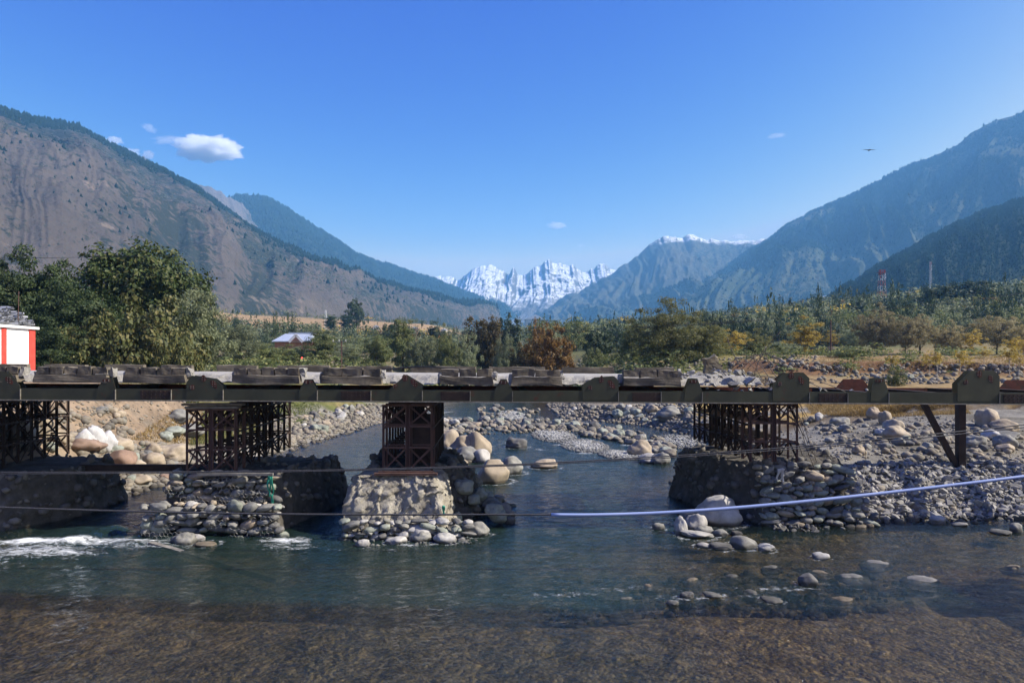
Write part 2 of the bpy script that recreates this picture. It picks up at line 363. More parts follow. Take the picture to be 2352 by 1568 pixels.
def ground_mat():
    m, nt, ns, ls, p = mat_new('ground_soil')
    at = N(ns, 'ShaderNodeAttribute', attribute_name='tint'); ab = N(ns, 'ShaderNodeAttribute', attribute_name='bed')
    ge = ns.new('ShaderNodeNewGeometry')
    n1 = N(ns, 'ShaderNodeTexNoise', Scale=1.1, Detail=11, Roughness=.72); ls.new(ge.outputs['Position'], n1.inputs['Vector'])
    r1 = ramp(ns, [(.3, .45), (.5, 1.0), (.7, 1.5)]); ls.new(n1.outputs['Fac'], r1.inputs[0])
    c = mixrgb(ns, ls, 1.0, at.outputs['Color'], r1.outputs[0], 'MULTIPLY')
    vo = N(ns, 'ShaderNodeTexVoronoi', Scale=9.5); ls.new(ge.outputs['Position'], vo.inputs['Vector'])
    vr = ramp(ns, [(0.0, .80), (.45, 1.0), (1, 1.22)]);
    sp = ns.new('ShaderNodeSeparateColor'); ls.new(vo.outputs['Color'], sp.inputs[0]); ls.new(sp.outputs[0], vr.inputs[0])
    cb = mixrgb(ns, ls, 1.0, c, vr.outputs[0], 'MULTIPLY')
    vd = ramp(ns, [(0.0, 1.0), (.55, .55)]); ls.new(vo.outputs['Distance'], vd.inputs[0])
    cb = mixrgb(ns, ls, .0, cb, vd.outputs[0], 'MULTIPLY')
    c = mixrgb(ns, ls, ab.outputs['Fac'], c, cb)
    ls.new(c, p.inputs['Base Color']); p.inputs['Roughness'].default_value = .95; p.inputs['Specular IOR Level'].default_value = .15
    n2 = N(ns, 'ShaderNodeTexNoise', Scale=7, Detail=8, Roughness=.72); ls.new(ge.outputs['Position'], n2.inputs['Vector'])
    b = N(ns, 'ShaderNodeBump', Strength=.8, Distance=.08); ls.new(n2.outputs['Fac'], b.inputs['Height'])
    iv = N(ns, 'ShaderNodeMath', operation='MULTIPLY'); ls.new(vo.outputs['Distance'], iv.inputs[0]); iv.inputs[1].default_value = -1
    b2 = N(ns, 'ShaderNodeBump', Distance=.045); ls.new(ab.outputs['Fac'], b2.inputs['Strength']); ls.new(iv.outputs[0], b2.inputs['Height']); ls.new(b.outputs[0], b2.inputs['Normal'])
    ls.new(b2.outputs[0], p.inputs['Normal'])
    return m
me.materials.append(ground_mat())
tag(put('ground', me), kind='structure')

# ------------------------------------------------------------------ water
wy = np.concatenate([np.linspace(-50, 8, 20)[:-1], np.arange(8, 30, .11), np.geomspace(30, 165, 330)])
wxs = np.linspace(-1, 1, 420)
WX = wxs[None]*np.where(wy < 8, 55, np.clip(16+(wy-8)*.5, 16, 27))[:, None]; WY = np.repeat(wy[:, None], len(wxs), 1)
WZ = zwater(WY)
rip = .011*fbm(WX*1.1+.4*WY, WY*1.7, 0, 3, 101)+.006*fbm(WX*3.7, WY*5.1, 0, 2, 111)
rough_area = np.exp(-((WX+12.5)/4.2)**2-((WY-19.6)/2.1)**2) + .5*np.exp(-((WX+6.6)/1.2)**2-((WY-19.8)/1.3)**2)
rough_area = rough_area + .35*np.exp(-((WX+13)/3)**2-((WY-24)/4.5)**2)
WZ = WZ + rip*sm(WY, 6, 10)*(1+.8*sm(WY, 30, 60)) + rough_area*(.12*fbm(WX*1.1, WY*1.5, 0, 4, 121)+.05) 
WZ = WZ + .16*np.exp(-((WY-20.7-.5*vnoise(WX*.8,2.2))/.35)**2)*np.exp(-((WX+12.4)/3.2)**4)*(.5+.6*vnoise(WX*1.4, 9.1))
foam = np.zeros_like(WX)
for (fx, fy, a, b, w) in [(-13.4,19.55,2.3,.42,1.0),(-11.6,19.75,2.6,.35,.8),(-13.0,18.6,2.6,.9,.66),(-14.5,17.6,2.4,1.2,.55),(-10.3,19.2,1.6,.6,.55),(-6.55,19.85,.9,.42,.82),(-6.2,19.2,1.3,.7,.5),
                          (-3.6,18.9,2.2,.5,.34),(2.6,15.6,1.6,.35,.42),(6.2,15.7,1.3,.3,.5),(1.0,15.3,1.2,.25,.5),(4.0,15.1,2.4,.3,.42),(-1.4,14.4,.7,.15,.45)]:
    foam = np.maximum(foam, w*np.exp(-((WX-fx)/a)**2-((WY-fy)/b)**2))
for (px, py, rx, w) in [(1300,1021,.9,.75),(1345,1040,1.0,.6),(1405,1037,1.4,.8),(1170,1017,1.0,.5),(1240,1032,.5,.6),(1130,1024,.5,.5),(1390,1003,.6,.6),(1010,950,2.5,.55),(1230,975,.6,.5),(1045,962,1.4,.5),(1440,1022,.6,.6),(1240,1000,1.5,.5)]:
    Yq = 8232/(py-826); Xq = wx(px, Yq); foam = np.maximum(foam, w*np.exp(-((WX-Xq)/rx)**2-((WY-Yq)/(rx*.9))**2))
for (px, py, w) in [(1130,1110,84),(1173,1089,62),(1253,1075,64),(1186,1029,52),(1712,1259,68),(1764,1266,42),(1618,1258,36),(1660,1262,56),(1891,1284,40),(1858,1346,44),(1580,1374,34),(1640,1372,46),(1548,1390,30),(1778,1384,50),(1565,1226,32),(1608,1236,80),(1022,1247,56),(908,1250,52),(418,1252,52),(466,1256,56),(1096,1232,56),(1514,1216,30),(960,1246,90),(1660,1208,100)]:
    Yq = 8232/(py-826); Xq = wx(px, Yq); rx = w/F*Yq*.62; q = np.hypot((WX-Xq)/rx, (WY-Yq-rx*.5)/(rx*.9)); foam = np.maximum(foam, .52*np.exp(-((q-1.0)/.28)**2))
foam = np.maximum(foam, .42*sm(WY, 66, 82)*np.exp(-((WX+3)/5)**2))
idx = np.arange(len(wy)*len(wxs)).reshape(len(wy), len(wxs))
me = mesh_np('river_water', np.stack([WX, WY, WZ], -1), np.stack([idx[:-1, :-1], idx[:-1, 1:], idx[1:, 1:], idx[1:, :-1]], -1).reshape(-1, 4))
attr_float(me, 'foam', foam.ravel()); attr_float(me, 'depth', np.clip(WZ-terr(WX, WY), 0, 5).ravel())
def water_mat():
    m, nt, ns, ls, p = mat_new('river_water')
    ns.remove(p); out = ns['Material Output']
    ge = ns.new('ShaderNodeNewGeometry'); at = N(ns, 'ShaderNodeAttribute', attribute_name='foam')
    mp = N(ns, 'ShaderNodeMapping'); mp.inputs['Scale'].default_value = (1, 1.55, 1); ls.new(ge.outputs['Position'], mp.inputs[0])
    na = N(ns, 'ShaderNodeTexNoise', Scale=2.1, Detail=5, Roughness=.62, Distortion=.6); ls.new(mp.outputs[0], na.inputs['Vector'])
    nb = N(ns, 'ShaderNodeTexNoise', Scale=9.5, Detail=4, Roughness=.6, Distortion=.4); ls.new(mp.outputs[0], nb.inputs['Vector'])
    b1 = N(ns, 'ShaderNodeBump', Strength=.85, Distance=.11); ls.new(na.outputs['Fac'], b1.inputs['Height'])
    b2 = N(ns, 'ShaderNodeBump', Strength=.7, Distance=.03); ls.new(nb.outputs['Fac'], b2.inputs['Height']); ls.new(b1.outputs[0], b2.inputs['Normal'])
    gl = N(ns, 'ShaderNodeBsdfGlossy', Roughness=.045); gl.inputs['Color'].default_value = (.95, .97, 1, 1); ls.new(b2.outputs[0], gl.inputs['Normal'])
    tr = N(ns, 'ShaderNodeBsdfTransparent'); tr.inputs['Color'].default_value = (.93, .89, .76, 1)
    df = N(ns, 'ShaderNodeBsdfDiffuse'); df.inputs['Color'].default_value = (.020, .040, .034, 1); ls.new(b2.outputs[0], df.inputs['Normal'])
    mu = N(ns, 'ShaderNodeMixShader'); dp = N(ns, 'ShaderNodeAttribute', attribute_name='depth')
    mr = ramp(ns, [(.08, .04), (.30, .16), (.62, .62), (.9, .75)]); ls.new(dp.outputs['Fac'], mr.inputs[0]); ls.new(mr.outputs[0], mu.inputs[0])
    ls.new(tr.outputs[0], mu.inputs[1]); ls.new(df.outputs[0], mu.inputs[2])
    fr = N(ns, 'ShaderNodeFresnel', IOR=1.33); ls.new(b2.outputs[0], fr.inputs['Normal'])
    mx = N(ns, 'ShaderNodeMixShader'); ls.new(fr.outputs[0], mx.inputs[0]); ls.new(mu.outputs[0], mx.inputs[1]); ls.new(gl.outputs[0], mx.inputs[2])
    nf = N(ns, 'ShaderNodeTexNoise', Scale=3.2, Detail=9, Roughness=.72, Distortion=1.2); ls.new(mp.outputs[0], nf.inputs['Vector'])
    ad = N(ns, 'ShaderNodeMath', operation='MULTIPLY_ADD'); ls.new(at.outputs['Fac'], ad.inputs[0]); ad.inputs[1].default_value = .55; ls.new(nf.outputs['Fac'], ad.inputs[2])
    rf = ramp(ns, [(.74, 0), (.95, .55), (1.12, .95)]); ls.new(ad.outputs[0], rf.inputs[0])
    fo = N(ns, 'ShaderNodeBsdfDiffuse'); fo.inputs['Color'].default_value = (.82, .85, .87, 1)
    m2 = N(ns, 'ShaderNodeMixShader'); ls.new(rf.outputs[0], m2.inputs[0]); ls.new(mx.outputs[0], m2.inputs[1]); ls.new(fo.outputs[0], m2.inputs[2])
    ls.new(m2.outputs[0], out.inputs['Surface'])
    return m
me.materials.append(water_mat())
tag(put('river_water', me), kind='structure')

# ------------------------------------------------------------------ mountains
def curve_pts(P, n, jit=0, seed=0):
    P = np.asarray(P, float); W = np.stack([(P[:, 0]-CX)/F*P[:, 2], P[:, 2], H-(P[:, 1]-HY)/F*P[:, 2]], 1)
    L = np.concatenate([[0], np.cumsum(np.hypot(np.diff(P[:, 0]), np.diff(P[:, 1])))]); L /= L[-1]
    u = np.linspace(0, 1, n)
    return np.stack([np.interp(u, L, W[:, k]) for k in range(3)], 1)
def mountain(name, crest, foot, nu, nv, amp, seed, mat, gul=9, crestamp=8, power=.9, label=None, back=.55, woodf=None, flute=.6):
    C = curve_pts(crest, nu); Fo = curve_pts(foot, nu)
    u = np.linspace(0, 1, nu)
    C[:, 2] += crestamp*fbm(u*38, 0, 0, 4, seed+3, .6)
    v = np.concatenate([np.linspace(-.12, 1, nv), np.linspace(1, 1+back, max(6, nv//5))[1:]])
    vv = v[:, None]; vc = np.clip(vv, 0, 1)
    P = Fo[None]*(1-vv[..., None]) + C[None]*vv[..., None]
    zf, zc = Fo[None, :, 2], C[None, :, 2]
    prof = np.where(vv < 0, vv*.6, np.sign(vc)*np.abs(vc)**power)
    z = zf+(zc-zf)*prof+np.where(vv < 0, vv/.12*110, 0)
    z = np.where(vv > 1, zc-(zc-zf)*(vv-1)*1.2, z)
    U = np.repeat(u[None], len(v), 0)
    wob = .35*fbm(U*5, vv*2.5, 0, 3, seed+1)
    g = ridged(U*gul+wob*2, vv*1.1+wob, 0, 5, seed, .52)
    env = np.clip(np.sin(np.pi*np.clip(vv, 0, 1))**.7, 0, 1)*(1-.5*vc)
    L0 = amp*4.2; dz = amp*env*(.5*g + flute*ridged(U*gul*2.3+wob*3.5, vv*2.4+wob*3, 0, 6, seed+13, .56) + (1-flute)*ridged(P[..., 0]/L0+wob*1.5, P[..., 1]/L0, z/L0*.6, 6, seed+7, .55))
    z = z + dz
    P[..., 2] = z
    # push the ribs outwards, away from the crest
    out = Fo-C; out[:, 2] = 0; out /= np.linalg.norm(out, axis=1)[:, None]+1e-9
    P = P + out[None]*(amp*.3*env*g)[..., None]
    n_v = len(v); idx = np.arange(n_v*nu).reshape(n_v, nu)
    me = mesh_np(name, P, np.stack([idx[:-1, :-1], idx[:-1, 1:], idx[1:, 1:], idx[1:, :-1]], -1).reshape(-1, 4), mat)
    attr_float(me, 'up', np.repeat(vv, nu, 1).ravel()); attr_float(me, 'rib', g.ravel())
    if woodf is not None: attr_float(me, 'wood', woodf(U.ravel(), np.repeat(vv, nu, 1).ravel(), P.reshape(-1, 3)))
    o = put(name, me); tag(o, label, None, None, 'structure')
    return P, v, g
def mountain_mat(name, low, high, dark, scale, thr, snow=None, scar=None):
    m, nt, ns, ls, p = mat_new(name)
    ge = ns.new('ShaderNodeNewGeometry'); up = N(ns, 'ShaderNodeAttribute', attribute_name='up'); rb = N(ns, 'ShaderNodeAttribute', attribute_name='rib')
    n1 = N(ns, 'ShaderNodeTexNoise', Scale=scale, Detail=12, Roughness=.68); ls.new(ge.outputs['Position'], n1.inputs['Vector'])
    n2 = N(ns, 'ShaderNodeTexNoise', Scale=scale*9, Detail=8, Roughness=.7); ls.new(ge.outputs['Position'], n2.inputs['Vector'])
    r1 = ramp(ns, [(.35, low), (.65, high)]); ls.new(n1.outputs['Fac'], r1.inputs[0])
    a = N(ns, 'ShaderNodeMath', operation='MULTIPLY_ADD'); ls.new(rb.outputs['Fac'], a.inputs[0]); a.inputs[1].default_value = -.22; ls.new(n2.outputs['Fac'], a.inputs[2])
    a2 = N(ns, 'ShaderNodeMath', operation='MULTIPLY_ADD'); ls.new(n1.outputs['Fac'], a2.inputs[0]); a2.inputs[1].default_value = .7; ls.new(a.outputs[0], a2.inputs[2])
    r2 = ramp(ns, [(thr-.04, 0), (thr+.05, 1)]); ls.new(a2.outputs[0], r2.inputs[0])
    c = mixrgb(ns, ls, r2.outputs[0], r1.outputs[0], dark)
    wd = N(ns, 'ShaderNodeAttribute', attribute_name='wood'); c = mixrgb(ns, ls, wd.outputs['Fac'], c, (.016, .026, .016))
    if scar:
        n5 = N(ns, 'ShaderNodeTexNoise', Scale=scale*2.3, Detail=9, Roughness=.62); ls.new(ge.outputs['Position'], n5.inputs['Vector'])
        r5 = ramp(ns, [(.63, 0), (.72, .8)]); ls.new(n5.outputs['Fac'], r5.inputs[0]); c = mixrgb(ns, ls, r5.outputs[0], c, scar)
    if snow:
        lo, hi = snow
        sx = ns.new('ShaderNodeSeparateXYZ'); ls.new(ge.outputs['Position'], sx.inputs[0])
        n3 = N(ns, 'ShaderNodeTexNoise', Scale=scale*3, Detail=10, Roughness=.7); ls.new(ge.outputs['Position'], n3.inputs['Vector'])
        k = N(ns, 'ShaderNodeMath', operation='MULTIPLY_ADD'); ls.new(n3.outputs['Fac'], k.inputs[0]); k.inputs[1].default_value = (hi-lo)*2.4; ls.new(sx.outputs['Z'], k.inputs[2])
        mr = N(ns, 'ShaderNodeMapRange'); mr.inputs['From Min'].default_value = lo+(hi-lo)*1.0; mr.inputs['From Max'].default_value = lo+(hi-lo)*1.45; ls.new(k.outputs[0], mr.inputs['Value'])
        # steep rock sheds its snow
        nz = ns.new('ShaderNodeSeparateXYZ'); ls.new(ge.outputs['Normal'], nz.inputs[0])
        st = N(ns, 'ShaderNodeMath', operation='MULTIPLY_ADD'); ls.new(n2.outputs['Fac'], st.inputs[0]); st.inputs[1].default_value = 1.1; ls.new(nz.outputs['Z'], st.inputs[2])
        rz = N(ns, 'ShaderNodeMapRange'); rz.inputs['From Min'].default_value = 1.29; rz.inputs['From Max'].default_value = 1.50; ls.new(st.outputs[0], rz.inputs['Value'])
        mm = N(ns, 'ShaderNodeMath', operation='MULTIPLY'); ls.new(mr.outputs[0], mm.inputs[0]); ls.new(rz.outputs[0], mm.inputs[1])
        c = mixrgb(ns, ls, mm.outputs[0], c, (.86, .87, .90))
    ls.new(c, p.inputs['Base Color']); p.inputs['Roughness'].default_value = .95; p.inputs['Specular IOR Level'].default_value = .1
    b = N(ns, 'ShaderNodeBump', Strength=.8, Distance=.10/scale); ls.new(n2.outputs['Fac'], b.inputs['Height']); ls.new(b.outputs[0], p.inputs['Normal'])
    return m
M_bare = mountain_mat('bare_slope', (.080,.064,.052), (.142,.114,.091), (.032,.036,.024), .008, .815, scar=(.30,.23,.175))
M_bare2 = mountain_mat('bare_ridge', (.12,.10,.085), (.19,.155,.125), (.05,.05,.035), .004, .95)
M_forest = mountain_mat('forest_slope', (.030,.045,.022), (.055,.07,.032), (.015,.026,.014), .005, .86)
M_right = mountain_mat('hazy_slope', (.055,.07,.035), (.12,.115,.065), (.020,.034,.018), .0042, .84)
M_snow = mountain_mat('snow_peaks', (.10,.095,.10), (.17,.16,.16), (.05,.05,.055), .0045, .95, snow=(330, 520))
M_snow2 = mountain_mat('snow_topped', (.065,.07,.05), (.11,.105,.08), (.03,.04,.03), .0045, .88, snow=(690, 770))

def pr1(u, v, p):
    n = fbm(p[:, 0]*.006, p[:, 1]*.006, p[:, 2]*.004, 3, 77)
    edge = .86-.50*sm(u, .38, .8)+.26*n
    return np.clip(sm(v, edge-.10, edge+.06)*.95 + .05*sm(n, -.1, .4), 0, 1)
def pr5(u, v, p): return np.clip(.06+1.3*sm(fbm(p[:,0]*.0022, p[:,1]*.0022, p[:,2]*.003, 4, 55)+.3*sm(v, .6, 1), -.02, .26), 0, 1)
def pr6(u, v, p): return .85+0*u
def pr2(u, v, p): return .7+.3*sm(v, .6, 1)
P1, v1, g1 = mountain('mountain', [(-420,120,1216),(-200,180,1330),(0,247,1444),(60,264,1474),(120,279,1504),(180,292,1542),(260,337,1596),(370,390,1656),(430,420,1702),(560,512,1824),(700,592,1945),(860,657,2097),(1000,697,2242),(1130,716,2356)],
    [(-200,712,471),(150,712,577),(420,706,722),(620,700,912),(800,696,1140),(900,698,1368),(1020,716,1710),(1150,730,2166)], 460, 200, 50, 200, M_bare, gul=7, crestamp=4, woodf=pr1, flute=.42)
Pb, vb, gb = mountain('mountain', [(200,330,2838),(300,347,2838),(370,386,2838),(440,420,2904),(500,437,2970),(540,458,3036),(600,505,3102),(660,560,3168)],
    [(300,640,2244),(420,640,2244),(520,650,2310),(560,650,2376),(620,660,2442),(700,660,2508)], 140, 50, 40, 230, M_bare2, gul=8, crestamp=14)
P2, v2, g2 = mountain('mountain', [(430,500,3196),(500,462,3230),(540,452,3264),(575,449,3264),(610,455,3298),(650,474,3332),(700,508,3400),(760,546,3468),(800,573,3536),(850,596,3638),(900,613,3740),(960,631,3842),(1000,644,3944),(1060,668,4080),(1100,688,4216),(1150,706,4352),(1230,730,4488)],
    [(640,690,2448),(760,700,2516),(860,705,2720),(960,715,2924),(1060,720,3264),(1130,726,3536),(1250,745,3876)], 300, 90, 60, 260, M_forest, gul=9, crestamp=6, woodf=pr2)
P3, v3, g3 = mountain('mountain', [(900,660,5197),(985,634,5155),(1020,637,5155),(1060,640,5114),(1085,620,5072),(1105,612,5072),(1125,607,5072),(1150,618,5072),(1168,626,5072),(1180,612,5031),(1194,632,5031),(1215,621,4989),(1228,609,4989),(1250,601,4989),(1285,601,4989),(1312,609,4989),(1340,627,4989),(1352,622,4989),(1366,611,4989),(1388,609,4989),(1400,616,4989),(1480,640,4989),(1560,680,4989)],
    [(860,745,3534),(1000,750,3534),(1100,745,3575),(1200,745,3617),(1300,745,3617),(1400,745,3617),(1600,745,3617)], 420, 150, 70, 300, M_snow, gul=9, crestamp=30, power=1.05)
P4, v4, g4 = mountain('mountain', [(1150,770,3824),(1230,716,3876),(1300,682,3927),(1400,632,3979),(1450,596,4031),(1490,562,4082),(1515,546,4082),(1530,541,4082),(1556,546,4082),(1575,542,4082),(1595,541,4082),(1620,550,4082),(1660,553,4082),(1700,552,4082),(1760,550,4082),(1850,570,4082),(1950,600,4082)],
    [(1240,775,2790),(1350,780,2687),(1450,790,2584),(1550,790,2584),(1650,790,2584),(1800,790,2584),(1950,790,2584)], 320, 120, 95, 340, M_snow2, gul=7, crestamp=20, power=1.0)
P5, v5, g5 = mountain('mountain', [(1290,768,3820),(1350,742,3782),(1420,715,3729),(1500,690,3668),(1570,662,3615),(1640,625,3562),(1700,588,3517),(1760,552,3472),(1860,490,3396),(1930,455,3343),(2000,426,3290),(2050,396,3252),(2100,372,3214),(2140,362,3184),(2200,334,3139),(2230,306,3116),(2265,289,3089),(2310,272,3055),(2352,258,3024),(2450,215,2950),(2650,150,2798)],
    [(1310,790,2276),(1400,790,2240),(1500,780,2201),(1620,760,2154),(1760,750,2100),(1900,740,2045),(2100,720,1966),(2300,720,1888),(2700,720,1732)], 420, 170, 135, 380, M_right, gul=7.5, crestamp=9, woodf=pr5)
P6, v6, g6 = mountain('mountain', [(1880,700,1216),(1930,668,1248),(1990,628,1280),(2050,592,1312),(2150,535,1376),(2200,510,1408),(2250,490,1440),(2300,472,1472),(2352,454,1504),(2450,410,1536),(2650,340,1600)],
    [(1900,730,800),(2000,720,768),(2100,710,755),(2200,700,736),(2352,690,704),(2700,690,640)], 260, 90, 28, 420, M_forest, gul=7, crestamp=4, woodf=pr6)

# conifers on the far slopes: a far-off wood that reads as one mass per mountain
def cone_set(name, P, r, h, mat, lean=0):
    n = len(P); k = 6
    a = np.arange(k)*2*np.pi/k
    ring = np.stack([np.cos(a), np.sin(a), np.zeros(k)], 1)
    base = np.concatenate([ring*[1,1,0]+[0,0,.06], ring*[.66,.66,0]+[0,0,.40], [[0,0,1.0]]])
    sc = np.stack([r, r, h], 1)
    V = P[:, None]+base[None]*sc[:, None]*1.0
    V[:, :k*2, :2] += (rng.random((n, k*2, 2))-.5)*r[:, None, None]*.5
    f = []
    for i in range(k):
        j = (i+1) % k
        f += [(i, j, k+j), (i, k+j, k+i), (k+i, k+j, 2*k)]
    Fc = (np.array(f)[None]+(np.arange(n)*len(base))[:, None, None]).reshape(-1, 3)
    return mesh_np(name, V, Fc, mat, True)
def leafmat(name, a, b, c, transl=.35, var=.35, spec=.3):
    m, nt, ns, ls, p = mat_new(name); ns.remove(p); out = ns['Material Output']
    ge = ns.new('ShaderNodeNewGeometry'); oi = ns.new('ShaderNodeObjectInfo')
    r = ramp(ns, [(0, a), (.55, b), (1, c)]); ls.new(ge.outputs['Random Per Island'], r.inputs[0])
    ro = ramp(ns, [(0, 1-var), (1, 1+var)]); ls.new(oi.outputs['Random'], ro.inputs[0])
    c1 = mixrgb(ns, ls, 1.0, r.outputs[0], ro.outputs[0], 'MULTIPLY')
    d = ns.new('ShaderNodeBsdfPrincipled'); d.inputs['Roughness'].default_value = .55; d.inputs['Specular IOR Level'].default_value = spec; ls.new(c1, d.inputs['Base Color'])
    t = ns.new('ShaderNodeBsdfTranslucent'); ls.new(c1, t.inputs['Color'])
    mx = N(ns, 'ShaderNodeMixShader'); mx.inputs[0].default_value = transl; ls.new(d.outputs[0], mx.inputs[1]); ls.new(t.outputs[0], mx.inputs[2])
    ls.new(mx.outputs[0], out.inputs['Surface']); return m
M_conifer = leafmat('conifer_needles', (.007,.014,.009), (.011,.021,.012), (.017,.029,.015), .0, spec=.0)
M_scrub = leafmat('hill_scrub', (.035,.045,.022), (.055,.062,.030), (.075,.072,.035), .1)
def on_mountain(P, v, n, prob, seed):
    r = np.random.default_rng(seed); nv, nu = P.shape[:2]
    i = r.integers(0, nv-1, n*3); j = r.integers(0, nu-1, n*3); keep = (v[i] > 0) & (v[i] <= 1.02) & (r.random(n*3) < prob(j/nu, v[i], P[i, j]))
    i, j = i[keep][:n], j[keep][:n]; a, b = r.random(len(i))[:, None], r.random(len(i))[:, None]
    Q = P[i, j]*(1-a)*(1-b)+P[i+1, j]*a*(1-b)+P[i, j+1]*(1-a)*b+P[i+1, j+1]*a*b
    return Q, r
def wood(name, P, v, n, prob, r0, h0, seed, mat):
    Q, r = on_mountain(P, v, n, prob, seed); k = len(Q); s = (.6+.8*r.random(k))*np.clip(Q[:, 1]/2000, .38, 1.35)
    Q[:, 2] -= h0*.05
    tag(put(name, cone_set(name, Q, r0*s, h0*s*(.85+.3*r.random(k)), mat)), 'dark conifers covering the upper mountain slope', None, None, 'stuff')
wood('conifer_forest', P1, v1, 12000, pr1, 4.2, 11.5, 1, M_conifer)
def pr1s(u, v, p):
    n = fbm(p[:, 0]*.004, p[:, 1]*.004, p[:, 2]*.003, 4, 97); return np.clip(.10+.9*sm(n, .05, .4), 0, 1)
wood('hillside_scrub', P1, v1, 20000, pr1s, 2.9, 3.0, 2, M_scrub)
wood('conifer_forest', P2, v2, 11000, pr2, 4.2, 11, 3, M_conifer)
wood('conifer_forest', P5, v5, 24000, pr5, 2.7, 7.2, 4, M_conifer)
wood('conifer_forest', P6, v6, 17000, pr6, 2.9, 7.5, 5, M_conifer)

# ------------------------------------------------------------------ air
M_haze = bpy.data.materials.new('haze'); M_haze.use_nodes = True
hn = M_haze.node_tree.nodes; hl = M_haze.node_tree.links
hn.remove(hn['Principled BSDF']); pv = hn.new('ShaderNodeVolumePrincipled')
pv.inputs['Color'].default_value = (.21, .545, .97, 1); pv.inputs['Density'].default_value = 1.75e-4; pv.inputs['Anisotropy'].default_value = 0.0
hl.new(pv.outputs[0], hn['Material Output'].inputs['Volume'])
hz = MB(); hz.box((0, 2900, 606), (13000, 6600, 1220)); tag(hz.build('haze', M_haze), kind='stuff')
# ------------------------------------------------------------------ stone shapes
def blob(seed, sub, flat=(1,.8,.6), amp=.16, freq=1.4, angular=False):
    bm = bmesh.new(); bmesh.ops.create_icosphere(bm, subdivisions=sub, radius=.5)
    V = np.array([v.co for v in bm.verts]); f = np.array([[v.index for v in q.verts] for q in bm.faces]); bm.free()
    U = V/np.linalg.norm(V, axis=1)[:, None]
    r = 1+amp*fbm(U[:,0]*freq, U[:,1]*freq, U[:,2]*freq, 3, seed*13+5)*1.6
    if sub >= 4: r = r + .03*fbm(U[:,0]*5, U[:,1]*5, U[:,2]*5, 3, seed*7+2)
    if angular:
        g = np.random.default_rng(seed)
        for _ in range(9):                       # knock flat facets off it
            nrm = g.normal(size=3); nrm /= np.linalg.norm(nrm); k = .30+.13*g.random()
            t = (V*r[:, None]) @ nrm; r = np.where(t > k, r*k/np.maximum(t, 1e-6), r)
    V = V*r[:, None]*np.array(flat)
    V[:, 2] -= 0
    return V, f
def shard(seed, sub=0):
    g = np.random.default_rng(seed); bm = bmesh.new()
    P = g.normal(size=(13, 3)); P /= np.linalg.norm(P, axis=1)[:, None]; P *= (.42+.16*g.random(13))[:, None]; P *= np.array([1, .62+.35*g.random(), .42+.4*g.random()])
    for p in P: bm.verts.new(p)
    r = bmesh.ops.convex_hull(bm, input=bm.verts[:]); dead = [v for v in bm.verts if not v.link_faces]
    for v in dead: bm.verts.remove(v)
    bmesh.ops.triangulate(bm, faces=bm.faces[:]); bm.verts.index_update()
    V = np.array([v.co[:] for v in bm.verts]); f = np.array([[v.index for v in q.verts] for q in bm.faces]); bm.free()
    return V, f
ROUND = [blob(i, 3, ((1,.82,.66),(1,.7,.6),(1,.92,.8),(1,.6,.48),(1,.85,.5))[i % 5], .24, 1.6) for i in range(10)]
BIG = [blob(40+i, 4, ((1,.85,.74),(1,.78,.66),(1,.9,.86),(1,.8,.55))[i % 4], .26, 1.4) for i in range(6)]
BLOCK = [blob(80+i, 4, ((1,.85,.8),(1,.8,.7),(1,.9,.6))[i % 3], .12, 1.2, True) for i in range(5)]
CHUNK = [shard(120+i) for i in range(10)]
LOW = [blob(160+i, 1, ((1,.8,.62),(1,.72,.55),(1,.9,.75))[i % 3], .18, 1.4) for i in range(8)]
LOWC = [shard(190+i) for i in range(10)]
_mc = {}
def stone_mesh(kind, i, mat, smooth=True, name='stone'):
    k = (kind, i, mat.name)
    if k not in _mc:
        V, f = {'r': ROUND, 'b': BIG, 'k': BLOCK, 'c': CHUNK}[kind][i]
        _mc[k] = mesh_np(name, V, f, mat, smooth)
    return _mc[k]
def joined(name, shapes, P, S, mat, smooth=True, seed=0, flatrot=.35):
    """many small stones as one mesh; S may be (n,) or (n,3)"""
    g = np.random.default_rng(seed); n = len(P); Vs, Fs, b = [], [], 0
    S = np.asarray(S, float); S = S[:, None]*np.ones(3) if S.ndim == 1 else S
    pick = g.integers(0, len(shapes), n)
    for q, (V, f) in enumerate(shapes):
        I = np.where(pick == q)[0]
        if not len(I): continue
        a = g.random(len(I))*2*np.pi; bx, by = (g.random(len(I))-.5)*2*flatrot, (g.random(len(I))-.5)*2*flatrot
        ca, sa = np.cos(a), np.sin(a); W = V[None]*S[I][:, None]
        x, y, z = W[..., 0], W[..., 1], W[..., 2]
        y, z = y*np.cos(bx)[:, None]-z*np.sin(bx)[:, None], y*np.sin(bx)[:, None]+z*np.cos(bx)[:, None]
        x, z = x*np.cos(by)[:, None]+z*np.sin(by)[:, None], -x*np.sin(by)[:, None]+z*np.cos(by)[:, None]
        x, y = x*ca[:, None]-y*sa[:, None], x*sa[:, None]+y*ca[:, None]
        W = np.stack([x, y, z], -1)+P[I][:, None]
        Vs.append(W.reshape(-1, 3)); Fs.append((f[None]+(np.arange(len(I))*len(V))[:, None, None]).reshape(-1, 3)+b); b += len(I)*len(V)
    return put(name, mesh_np(name, np.concatenate(Vs), np.concatenate(Fs), mat, smooth))

